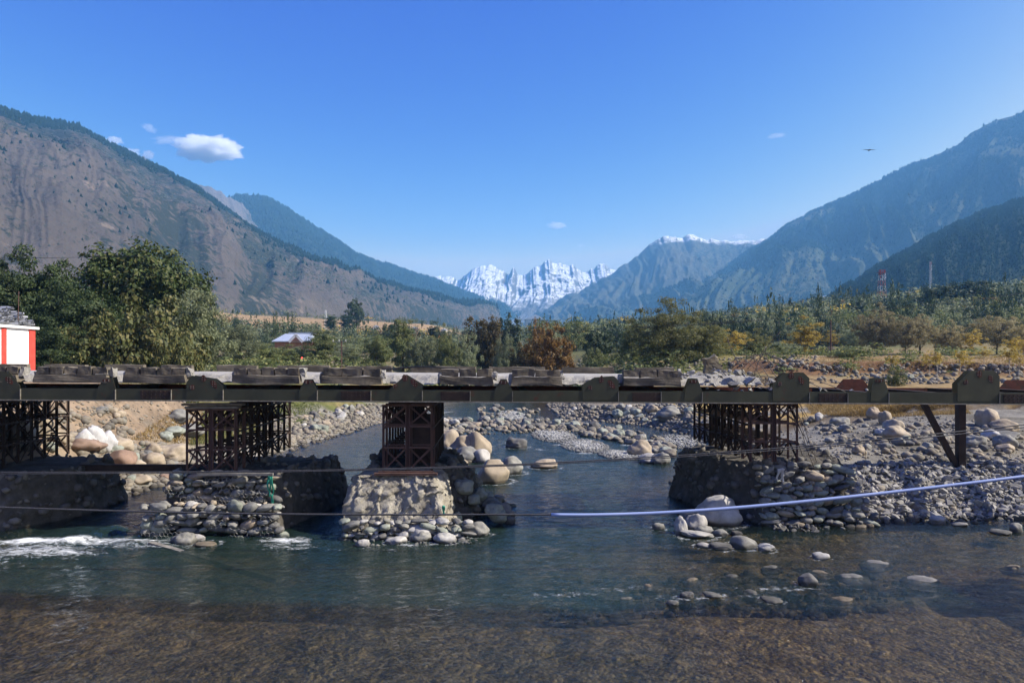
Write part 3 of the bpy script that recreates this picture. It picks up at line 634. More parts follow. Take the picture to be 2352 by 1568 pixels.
# ------------------------------------------------------------------ the old bridge
BROT = math.atan(.028)
bridge = empty('old_bridge', (0, 21.0, 3.94), 'half demolished steel and concrete bridge crossing the river on trestles', 'bridge', None, (0, .006, BROT))
def bx(x): t = (x-CX)/F; return 21.0*t/(1-.028*t)/math.cos(BROT)          # frame x of the near girder -> distance along the bridge
def bz(x, y): X = bx(x); Yb = 21+.028*X; return wz(y, Yb)-3.94+.006*X
XL, XR = -27.0, 24.0
def girder(name, y, mat, label=None, x0=XL, x1=XR, zlo=0.0):
    g = MB()
    g.box(((x0+x1)/2, y+.10, zlo+.012), (x1-x0, .44, .022))                 # bottom flange
    g.box(((x0+x1)/2, y, zlo+.195), (x1-x0, .016, .34)); g.box(((x0+x1)/2, y+.20, zlo+.195), (x1-x0, .016, .34))
    g.box(((x0+x1)/2, y+.04, zlo+.352), (x1-x0, .064, .012)); g.box(((x0+x1)/2, y+.16, zlo+.352), (x1-x0, .064, .012))
    o = g.build(name, mat, bridge)
    if label: o['label'] = label
    return o
near = girder('girder', 0, M_olive)
far = girder('girder', 4.35, M_rustred, 'rusty red far girder', zlo=-.03)
fl = MB()
for q in range(17):
    a = XL+q*3; fl.box((a+1.5, -.145, .016), (2.99, .055, .03))
o = fl.build('flange_lip', M_flange, near)
GUS = [[(-60,918),(-60,885),(-35,853),(22,853),(47,886),(47,918)],
       [(429,918),(429,877),(441,862),(492,870),(513,886),(513,918)],
       [(894,919),(894,894),(932,860),(970,883),(970,919)],
       [(1338,919),(1338,884),(1367,867),(1410,863.7),(1420.6,874),(1420.6,919)],
       [(1774,920),(1774,882),(1799,857),(1844,855),(1858,868),(1858,920)],
       [(2198,921),(2198,881),(2227,851.5),(2282,850.7),(2294.7,864),(2294.7,921)],
       [(222,918),(223,895),(239,867),(259,867),(266.5,893),(266.5,918)],
       [(687,919),(688,896),(700,871),(714,871),(729,896),(729,919)],
       [(1134,919),(1136,896),(1150,870.6),(1163,870.6),(1177,897),(1177,919)],
       [(1571,920),(1573,897),(1584,869),(1601,869),(1612,897),(1612,920)],
       [(1999,921),(2000,897),(2006,868),(2028,867.8),(2040,899),(2040,921)],
       [(2440,921),(2441,900),(2452,871),(2470,871),(2482,900),(2482,921)]]
def rivets(mb, pts, y, r=.017, t=.014):
    for (x, z) in pts:
        k = [(x+r*math.cos(a), z+r*math.sin(a)) for a in [i*math.pi/3 for i in range(6)]]
        mb.prism(k, y-t, y)
for i, G in enumerate(GUS):
    big = i < 6
    poly = [(bx(x), max(.03, bz(x, y))) for x, y in G]
    for (yy, tt, drift) in ((-.022, .013, 0), (.222, .013, .0)):
        mb = MB(); mb.prism(poly, yy, yy+tt)
        o = mb.build('gusset_plate', M_olive, bridge)
        if yy < 0:
            cx = sum(p[0] for p in poly)/len(poly); zt = max(p[1] for p in poly); w = max(p[0] for p in poly)-min(p[0] for p in poly)
            rb = MB(); spots = []
            if big:
                spots = [(cx-.02*w, zt-.10, .09, .2, 0), (cx+.26*w, zt-.26, .08, .26, .6), (cx-.33*w, zt-.36, .08, .14, -.5)]
            else: spots = [(cx, zt-.09, .13, .10, 0)]
            pp = []
            for (sx, sz, sw, sh, an) in spots:
                pt = MB()
                n = 9; ring = []
                for k in range(n):
                    a = 2*math.pi*k/n; rr = .75+.45*random.random()
                    ex, ez = sw*math.cos(a)*rr, sh*.6*math.sin(a)*rr
                    ring.append((sx+ex*math.cos(an)-ez*math.sin(an), sz+ex*math.sin(an)+ez*math.cos(an)))
                pt.prism(ring, yy-.003, yy+.001); pt.build('rust_patch', M_rustpatch, o)
                pp += [(sx+dx*sw, sz+dz*sh*.4) for dx in (-.45, .45) for dz in (-.6, .1, .7)]
            rv = MB(); rivets(rv, pp, yy-.003, .013, .01); tag(rv.build('bolt_row', M_flange, o), kind='stuff')
# gussets of the far girder, seen where the deck has gone
for px in (1960, 2330, 1470):
    X0 = bx(px)*1.22
    mb = MB(); mb.prism([(X0-.72, .0), (X0-.68, .36), (X0-.42, .66), (X0+.32, .66), (X0+.58, .36), (X0+.60, .0)], 4.32, 4.335); mb.build('gusset_plate', M_rustred, bridge)['label'] = 'rusty red far gusset plate'
for (a, b) in ((323,394),(783,852),(1012,1080),(1452,1518),(1880,1946),(2304,2370)):
    xa, xb = bx(a), bx(b); mb = MB(); mb.box(((xa+xb)/2, -.016, .19), (xb-xa, .014, .27))
    o = mb.build('splice_plate', M_darkrust, bridge)
    rv = MB(); rivets(rv, [(xa+.06+(xb-xa-.12)*i/6, .09+.10*j) for i in range(7) for j in range(3)], -.023, .020, .02); tag(rv.build('bolt_row', M_darkrust, o), kind='stuff')
for i, px in enumerate((48, 266, 394, 513, 729, 852, 970, 1177, 1080, 1420, 1518, 1612, 1858, 1946, 2040, 2294)):
    mb = MB(); mb.box((bx(px), -.03, .185), (.022, .04, .31)); mb.build('stiffener', M_flange, bridge)
# cross beams below the deck
for q in range(23):
    X = XL+1+q*2.2; mb = MB()
    z1 = .34; mb.box((X, 2.27, z1), (.22, 4.1, .02)); mb.box((X, 2.27, .18), (.015, 4.1, .30)); mb.box((X, 2.27, .03), (.22, 4.1, .02)); mb.build('cross_beam', M_darkrust, bridge)
# deck slab with a ragged front edge
DX1 = bx(1765); nx = 330
xs = np.linspace(XL, DX1, nx)
KER = [(-330,-160),(-120,40),(75,246),(280,425),(531,688),(736,876),(1010,1134),(1174,1290),(1430,1562)]
inside = np.zeros(nx)
for a, b in KER: inside = np.maximum(inside, sm(xs, bx(a)-.12, bx(a)+.06)*(1-sm(xs, bx(b)-.06, bx(b)+.12)))
prof = [(.55, .0), (.60, .12), (.67, .24), (.745, .36), (.80, .55), (.82, 1.2), (.83, 2.4), (.82, 4.0), (.79, 4.85), (.55, 4.9), (.53, 2.5), (.53, .8)]
V = np.zeros((len(prof), nx, 3))
for k, (z, y) in enumerate(prof):
    rough = 1-inside if k < 5 else 0*inside
    yy = y + .30 + (.10+.16*fbm(xs*1.6, k*.45, 0, 4, 301))*rough + .05*fbm(xs*6, k*.9, 0, 3, 305)*rough
    V[k, :, 0] = xs; V[k, :, 1] = yy; V[k, :, 2] = z + .05*fbm(xs*4, k*.6, 3, 3, 309)*rough + (.012*fbm(xs*2, y*2, 0, 3, 311) if k >= 4 and k <= 8 else 0)
idx = np.arange(len(prof)*nx).reshape(len(prof), nx); nk = np.roll(idx, -1, 0)
me = mesh_np('deck_slab', V, np.stack([idx[:, :-1], idx[:, 1:], nk[:, 1:], nk[:, :-1]], -1).reshape(-1, 4), [M_broken, M_roadtop, M_concrete], False)
mi = np.zeros((len(prof), nx-1), np.int32); mi[4:8] = 1; mi[8:] = 2; me.polygons.foreach_set('material_index', mi.ravel()); me.update()
o = put('deck_slab', me, parent=bridge)
def rough_box(name, c, d, mat, parent, seed, n=(10,3,4), amp=.02, taper=0):
    bm = bmesh.new(); bmesh.ops.create_cube(bm, size=1)
    bmesh.ops.subdivide_edges(bm, edges=bm.edges[:], cuts=3, use_grid_fill=True)
    V = np.array([v.co for v in bm.verts]); P = V*np.array(d)+np.array(c)
    D = np.stack([fbm(P[:,0]*4, P[:,1]*4, P[:,2]*4, 3, seed), fbm(P[:,0]*4, P[:,1]*4, P[:,2]*4, 3, seed+5), fbm(P[:,0]*4, P[:,1]*4, P[:,2]*4, 3, seed+9)], 1)
    P = P+D*amp*2
    P[:, 0] = np.where(np.abs(V[:,0]) > .45, P[:,0]-np.sign(V[:,0])*taper*(V[:,2]+.5)*d[0], P[:,0])
    for v, p in zip(bm.verts, P): v.co = p
    o = put(name, mesh_bm(name, bm, mat), parent=parent); return o
for q, (a, b) in enumerate(KER):
    xa, xb = bx(a), bx(b)
    par = rough_box('parapet', ((xa+xb)/2, .16, .655), (xb-xa, .34, .24), M_concrete, bridge, 400+q, amp=.028, taper=.02)
    nb = (1, 5, 5, 4, 5, 3, 3, 2, 3)[q]; w = (xb-xa-.05)/nb; x = xa+.02
    for k in range(nb):
        ww = w*(.9+.2*random.random()) if k < nb-1 else xb-.03-x
        blk = rough_box('concrete_block', (x+ww/2, .22+.012*random.uniform(-1,1), .90), (ww-.045, .25, .215+.02*random.uniform(-1,1)), M_concrete, par, 430+q*9+k, amp=.022)
        x += ww
    rough_box('broken_end', (xb+.02, .26, .86), (.16, .26, .24), M_broken, par, 470+q, amp=.06, taper=.2)
    rough_box('broken_end', (xa-.02, .26, .72), (.14, .26, .30), M_broken, par, 490+q, amp=.06, taper=.2)
for q, (a, b) in enumerate(((-300,60),(100,195),(240,330),(370,442),(500,592),(640,760),(800,905),(950,1100),(1130,1260),(1300,1420),(1470,1560))):
    xa, xb = bx(a)*1.22, bx(b)*1.22
    if xb < DX1: rough_box('parapet', ((xa+xb)/2, 4.95, .93), (xb-xa, .24, .22), M_concrete, bridge, 520+q, amp=.02)['label'] = 'low kerb on the far edge of the deck'
# black hose lying along the far edge of the deck
hs_ = MB(); hs_.tube([(-4.9+.25*i, 25.2+.1*math.sin(i*.5), 4.86+.13*math.sin(math.pi*min(1, i/13))) for i in range(15)], .035, 6)
tag(hs_.build('hose', M_black, smooth=True), 'black hose arching over the far edge of the concrete deck', 'hose')

# ------------------------------------------------------------------ steel trestles
def lshape():
    t = .12
    P = [(-.5,-.5),(.5,-.5),(.5,-.5+t*1.4),(-.5+t*1.4,-.5+t*1.4),(-.5+t*1.4,.5),(-.5,.5)]
    V = [(x, y, -.5) for x, y in P]+[(x, y, .5) for x, y in P]; n = 6
    Fc = [(i, (i+1) % n, (i+1) % n+n, i+n) for i in range(n)]+[tuple(reversed(range(n))), tuple(range(n, 2*n))]
    return V, Fc
LV, LF = lshape()
LM = {m.name: mesh_py('angle_bar', LV, LF, m) for m in (M_rust, M_darkrust)}
def member(name, p, q, w, parent, mat, spin=0):
    p, q = Vector(p), Vector(q); d = q-p
    o = bpy.data.objects.new(name, LM[mat.name]); COL.objects.link(o); o.parent = parent
    o.location = (p+q)/2; o.rotation_mode = 'QUATERNION'; o.rotation_quaternion = d.to_track_quat('Z', 'Y') @ Quaternion((0,0,1), spin); o.scale = (w, w, d.length)
    return o
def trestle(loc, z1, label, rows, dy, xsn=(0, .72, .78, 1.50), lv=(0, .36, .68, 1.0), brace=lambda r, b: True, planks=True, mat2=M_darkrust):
    t = empty('steel_trestle', loc, label, 'trestle', 'steel trestles carrying the old bridge', (0,0,BROT)); h = z1-loc[2]
    for r in range(rows):
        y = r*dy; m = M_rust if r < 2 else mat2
        for i, x in enumerate(xsn): member('post', (x, y, 0), (x, y, h), .075, t, m, (0 if i % 2 == 0 else math.pi/2))
        for (i, j) in ((0, 1), (2, 3)):
            for l in lv[1:]: member('rail', (xsn[i]+.03, y-.01, h*l-.02), (xsn[j]-.03, y-.01, h*l-.02), .06, t, m)
            for k, (a, b) in enumerate(((lv[0], lv[1]), (lv[1], lv[2]), (lv[2], lv[3]))):
                if not brace(r, k): continue
                member('brace', (xsn[i]+.03, y+.02, h*a+.03), (xsn[j]-.03, y+.02, h*b-.05), .05, t, m)
                if (r+k) % 2 == 0 or r in (0, rows-1): member('brace', (xsn[j]-.03, y+.05, h*a+.03), (xsn[i]+.03, y+.05, h*b-.05), .05, t, m)
    for x in (xsn[0]-.01, xsn[3]+.01):
        for l in lv[1:]: member('rail', (x, 0, h*l-.08), (x, dy*(rows-1), h*l-.08), .06, t, mat2)
        for r in range(rows-1):
            if r % 2 == 0: member('brace', (x, r*dy, h*lv[2]), (x, (r+1)*dy, h-.06), .045, t, mat2)
            else: member('brace', (x, r*dy, h-.06), (x, (r+1)*dy, h*lv[2]), .045, t, mat2)
            if r % 2 == 0: member('brace', (x, r*dy, .04), (x, (r+1)*dy, h*lv[1]-.06), .045, t, mat2)
            else: member('brace', (x, r*dy, h*lv[1]-.06), (x, (r+1)*dy, .04), .045, t, mat2)
    if planks:
        for k, (zz, ln) in enumerate(((h+.05, 1.62), (h+.14, 1.85))):
            if loc[2]+zz > 3.90: continue
            mb = MB(); mb.box((.77, .1+.04*k, zz), (ln, .30, .07)); mb.build('packing_plank', M_timber, t)
    return t
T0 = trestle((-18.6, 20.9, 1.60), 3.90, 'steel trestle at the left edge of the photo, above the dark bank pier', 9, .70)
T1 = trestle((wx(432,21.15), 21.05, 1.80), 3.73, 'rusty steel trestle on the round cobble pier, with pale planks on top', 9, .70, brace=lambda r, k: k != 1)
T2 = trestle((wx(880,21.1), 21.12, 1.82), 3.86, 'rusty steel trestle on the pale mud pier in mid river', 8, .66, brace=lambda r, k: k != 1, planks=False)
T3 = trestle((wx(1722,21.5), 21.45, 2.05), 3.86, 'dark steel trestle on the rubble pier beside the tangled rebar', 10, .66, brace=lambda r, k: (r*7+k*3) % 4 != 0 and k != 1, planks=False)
# base beam of the mid-river trestle, sheet of dark plate inside it
mb = MB(); mb.box((wx(932,20.85), 20.85, 1.765), (1.92, .16, .075)); mb.box((wx(932,20.85), 20.90, 1.82), (1.7, .05, .05)); b_ = mb.build('base_beam', M_rust, None); b_.parent = T2; b_.matrix_parent_inverse = (Matrix.Translation(T2.location) @ Euler((0,0,BROT)).to_matrix().to_4x4()).inverted()
mb = MB(); mb.box((1.14, .72, 1.02), (.66, .012, .66)); mb.build('steel_sheet', M_darkrust, T2)
mb = MB(); mb.box((1.14, 1.4, .34), (.66, .012, .62)); mb.build('steel_sheet', M_darkrust, T2)
mb = MB(); mb.box((wx(545,20.9), 20.75, 1.77), (2.3, .10, .07)); b_ = mb.build('base_plank', M_timber, None); b_.parent = T1; b_.matrix_parent_inverse = (Matrix.Translation(T1.location) @ Euler((0,0,BROT)).to_matrix().to_4x4()).inverted()
# post and raking strut on the right bank
mb = MB(); X = wx(2206, 26.2); gz = terr1(X, 26.2)
ps = empty('support_post', (X, 26.2, gz), 'square rusty steel post with a raking strut under the open right end of the bridge', 'post')
mb = MB(); mb.box((0, 0, (3.86-gz)/2-.2), (.26, .26, 3.86-gz+.4)); mb.build('post', M_darkrust, ps)
mb = MB(); mb.bar((wx(2120,26)-X, .0, 3.84-gz), (-.12, 0, -.05), .16, .2); mb.build('strut', M_darkrust, ps)
# beam spanning from the bank pier to the cobble pier
mb = MB(); mb.box((0, 0, .1), (8.4, .02, .20)); mb.box((0, 0, .205), (8.4, .18, .02)); mb.box((0, 0, -.005), (8.4, .18, .02))
o = mb.build('steel_beam', M_darkrust, loc=(-13.0, 23.6, 1.42)); tag(o, 'dark steel beam lying level between the bank pier and the cobble pier', 'beam')

# ------------------------------------------------------------------ piers
def mound(name, ring0, ring1, z0, z1, mat, parent, seed, amp=.12, nz=34, nper=260, top=True, dome=.05, freq=1.1):
    """earth body between a footprint ring and a top ring"""
    def res(R):
        R = np.array(R+[R[0]], float); L = np.concatenate([[0], np.cumsum(np.hypot(*np.diff(R, axis=0).T))]); u = np.linspace(0, L[-1], nper, endpoint=False)
        return np.stack([np.interp(u, L, R[:, k]) for k in range(R.shape[1])], 1)
    A, B = res(ring0), res(ring1); V = []
    zt = B[:, 2] if B.shape[1] == 3 else np.full(nper, z1)
    for k in range(nz):
        t = k/(nz-1); tt = t**1.15; P = A[:, :2]*(1-tt)+B[:, :2]*tt; V.append(np.column_stack([P, z0+(zt-z0)*np.sin(t*math.pi/2)**.9]))
    c = B[:, :2].mean(0); zc = zt.mean()
    for q in (.75, .5, .25, .02):
        P = c+(B[:, :2]-c)*q; V.append(np.column_stack([P, zt*q+zc*(1-q)+dome*(1-q)]))
    V = np.array(V); p = V.reshape(-1, 3)
    D = np.stack([fbm(p[:,0]*freq, p[:,1]*freq, p[:,2]*freq, 6, seed+k*31, .68)+.35*fbm(p[:,0]*freq*5, p[:,1]*freq*5, p[:,2]*freq*5, 3, seed+k*13, .7) for k in range(3)], 1)
    p = p+D*amp*np.array([1.6, 1.6, 1.0]); V = p.reshape(V.shape)
    n = len(V); idx = np.arange(n*nper).reshape(n, nper); nk = np.roll(idx, -1, 1)
    me = mesh_np(name, V, np.stack([idx[:-1], nk[:-1], nk[1:], idx[1:]], -1).reshape(-1, 4), mat)
    return put(name, me, parent=parent)
PIERG = 'stone piers standing in the river'
pier0 = empty('stone_pier', (0,0,0), 'dark earth and stone pier under the bank trestle at the left edge', 'pier', PIERG)
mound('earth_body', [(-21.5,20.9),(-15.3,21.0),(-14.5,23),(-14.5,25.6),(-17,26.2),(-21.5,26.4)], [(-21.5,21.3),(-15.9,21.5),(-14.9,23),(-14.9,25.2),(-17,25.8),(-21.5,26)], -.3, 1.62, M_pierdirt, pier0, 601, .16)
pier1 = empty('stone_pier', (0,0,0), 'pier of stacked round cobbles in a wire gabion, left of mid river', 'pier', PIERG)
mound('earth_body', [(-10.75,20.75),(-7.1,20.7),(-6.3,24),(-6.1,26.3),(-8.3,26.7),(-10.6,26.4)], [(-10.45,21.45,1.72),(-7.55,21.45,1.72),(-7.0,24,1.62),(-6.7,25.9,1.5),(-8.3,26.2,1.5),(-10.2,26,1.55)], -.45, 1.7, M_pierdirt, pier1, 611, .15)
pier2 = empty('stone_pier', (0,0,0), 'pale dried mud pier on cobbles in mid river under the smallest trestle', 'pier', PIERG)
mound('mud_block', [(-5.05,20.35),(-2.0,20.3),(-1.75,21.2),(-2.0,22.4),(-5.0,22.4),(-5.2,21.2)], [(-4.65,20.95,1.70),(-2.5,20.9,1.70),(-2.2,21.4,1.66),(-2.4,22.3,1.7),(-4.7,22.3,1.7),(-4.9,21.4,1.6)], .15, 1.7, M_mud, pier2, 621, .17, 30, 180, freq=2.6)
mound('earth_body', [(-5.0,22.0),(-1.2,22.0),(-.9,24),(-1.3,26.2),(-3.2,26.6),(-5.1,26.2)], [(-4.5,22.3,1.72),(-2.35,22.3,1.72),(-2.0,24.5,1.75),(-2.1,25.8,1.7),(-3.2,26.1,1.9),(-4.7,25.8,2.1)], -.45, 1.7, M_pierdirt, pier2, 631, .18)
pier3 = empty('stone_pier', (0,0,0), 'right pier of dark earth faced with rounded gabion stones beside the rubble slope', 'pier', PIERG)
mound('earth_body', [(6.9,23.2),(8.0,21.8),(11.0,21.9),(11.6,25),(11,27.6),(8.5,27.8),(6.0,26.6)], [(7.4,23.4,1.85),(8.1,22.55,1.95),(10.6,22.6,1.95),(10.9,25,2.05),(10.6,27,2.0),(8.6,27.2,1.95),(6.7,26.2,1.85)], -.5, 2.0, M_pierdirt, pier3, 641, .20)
def pier_rubble(pier, objs, n, a, b, seed, mat, zmin=.02):
    g = np.random.default_rng(seed); P = np.concatenate([np.array([v.co for v in o.data.vertices]) for o in objs]); P = P[(P[:, 2] > zmin)]
    P = P[g.integers(0, len(P), n)]+g.normal(size=(n, 3))*.04; s_ = a+(b-a)*g.random(n)**2
    o = joined('embedded_stones', LOW, P, s_, mat, True, seed, .9); o.parent = pier; o['kind'] = 'stuff'
def face_stones(pier, xa, xb, yfun, zlo, zhi, w, h, seed, mats, lean=0, skip=0, xfun=None):
    r = random.Random(seed); z = zlo; n = 0
    while z < zhi:
        hh = h*r.uniform(.65, 1.3); a, b = (xfun(z) if xfun else (xa, xb)); x = a+r.uniform(-.1, .1)
        while x < b:
            ww = w*r.choice((.45,.6,.8,1.0,1.2,1.6))*r.uniform(.85,1.15)
            if r.random() > skip:
                m = STONE[r.choice(mats)]; me = stone_mesh('r', r.randrange(10), m)
                o = put('stone', me, (x+ww/2, yfun(x, z)+r.uniform(-.05, .05), z+hh/2+r.uniform(-.075, .075)), (r.uniform(-.3,.3), r.gauss(0,.2), r.uniform(-.5,.5)), (ww*1.15, w*1.25, min(ww*1.15, hh*r.uniform(1.5,2.2))), pier); n += 1
            x += ww
        z += hh*.93
    return n
M_pierstone = stone_mat('pier_stone', (.10,.092,.08), (.19,.175,.15), (.13,.12,.105))
for k, (p_, n_) in enumerate(((pier0, 420), (pier1, 420), (pier2, 380), (pier3, 520))): pier_rubble(p_, [o for o in p_.children if o.name.startswith('earth_body')], n_, .10, .42, 650+k, M_pierstone)
face_stones(pier1, 0, 0, lambda x, z: 20.30 if z < .78 else 20.98+.03*math.sin(x*3), -.12, 1.66, .32, .205, 5, ['grey','dark grey','greenish grey','dark grey','grey','tan'], xfun=lambda z: (-10.95-.0*z, -6.95) if z < .78 else (-10.55, -7.45))
face_stones(pier1, 0, 0, lambda x, z: 20.68, .55, .80, .22, .12, 6, ['grey','tan','pale grey'], xfun=lambda z: (-10.8, -7.1))
face_stones(pier2, -5.0, -1.35, lambda x, z: 20.10-.12*(z < .25), -.15, .50, .30, .16, 7, ['grey','pale grey','greenish grey','dark grey'])
face_stones(pier3, 0, 0, lambda x, z: 21.62+.36*z+.03*math.sin(x*4), -.1, 1.86, .32, .205, 8, ['grey','greenish grey','dark grey','tan','grey'], xfun=lambda z: (8.0-.1*z, 11.5-.45*z))
# galvanised wire over the cobbles: hexagonal mesh, one tangle per pier
def hexwire(pier, xa, xb, za, zb, yfun, s, r, seed, skip=.18):
    g = random.Random(seed); mb = MB(); nz = int((zb-za)/(s*1.5)); nxx = int((xb-xa)/(s*1.732))
    def pt(x, z): 
        q = .02*math.sin(x*9+z*7)
        return (x+q+g.uniform(-.008,.008), yfun(x, z)+.02*math.sin(x*5+z*11), z+q)
    for j in range(nz):
        for i in range(nxx):
            if vnoise(i*.18, j*.25, 0, seed) < -.15 or g.random() < skip: continue
            cx, cz = xa+(i+.5*(j % 2))*s*1.732, za+j*s*1.5
            p = [pt(cx-.866*s, cz+.5*s), pt(cx, cz+s), pt(cx+.866*s, cz+.5*s), pt(cx, cz+s), pt(cx-.866*s, cz+.5*s), pt(cx-.866*s, cz-.5*s)]
            for k in (0, 2, 4): mb.tube([p[k], p[k+1]], r, 3, False)
    return tag(mb.build('gabion_wire', M_wire, pier), kind='stuff')
hexwire(pier1, -10.5, -7.4, .8, 1.75, lambda x, z: 20.74, .075, .005, 31)
hexwire(pier1, -10.9, -6.95, .0, .78, lambda x, z: 20.08, .075, .005, 32, .4)
hexwire(pier3, 8.0, 10.4, .5, 1.5, lambda x, z: 21.42+.36*z, .075, .005, 33, .4)
# shreds of netting and cloth caught on the piers
def shred(name, p, w, l, mat, seed, label, cat='netting'):
    g = random.Random(seed); mb = MB(); n = 9
    for s_ in range(3):
        pts = []; x0 = g.uniform(-w, w)/2
        V = []
        for i in range(n):
            t = i/(n-1); c = x0+w*.25*math.sin(t*5+s_*2+seed)*t; hw = w*(.20*(1-t*.6)+.05*g.random())
            yy = -.05-.06*math.sin(t*4+s_)-.03*s_
            V += [(c-hw, yy, -l*t), (c+hw, yy-.02, -l*t+.02)]
        mb.add(V, [(2*i, 2*i+1, 2*i+3, 2*i+2) for i in range(n-1)])
    o = mb.build(name, mat, loc=p, smooth=True); sd = o.modifiers.new('thick', 'SOLIDIFY'); sd.thickness = .008
    return tag(o, label, cat)
shred('netting_scrap', (-7.38, 20.88, 1.70), .16, .62, M_netgreen, 3, 'green netting shreds hanging from the top corner of the cobble pier')
shred('netting_scrap', (-7.28, 20.86, 1.15), .10, .5, M_netgreen, 4, 'thin green netting strip lower on the cobble pier corner')
shred('netting_scrap', (-2.05, 20.18, .95), .14, .28, M_netgreen, 5, 'bright green netting scrap on the mud pier corner')
shred('cloth_rag', (8.62, 22.05, 1.75), .22, .46, M_cloth, 6, 'pale torn cloth draped over the stones of the right pier', 'rag')
# ------------------------------------------------------------------ boulders
BOUL = []        # (object, colour, size word, where)
def boulder(X, Y, Z, w, h, dep, col, rot=0, shape=None, sink=.25, tilt=0, label=None, group=None, where=None, r=random):
    kind = shape or (('k' if r.random() < .35 else 'b') if w > .55 else 'r')
    n = {'r': 10, 'b': 6, 'k': 5, 'c': 10}[kind]; i = r.randrange(n)
    V = {'r': ROUND, 'b': BIG, 'k': BLOCK, 'c': CHUNK}[kind][i][0]; ext = V.max(0)-V.min(0)
    o = put('boulder', stone_mesh(kind, i, STONE[col], True, 'boulder'), (X, Y, Z+h/2-sink*h), (r.uniform(-.12,.12), tilt+r.uniform(-.12,.12), rot), (w/ext[0], dep/ext[1], h/ext[2]))
    o['category'] = 'boulder'
    if label: o['label'] = label
    if group: o['group'] = group
    if where: BOUL.append((o, col, 'large' if w > .75 else ('mid-sized' if w > .42 else 'small'), where, X))
    return o
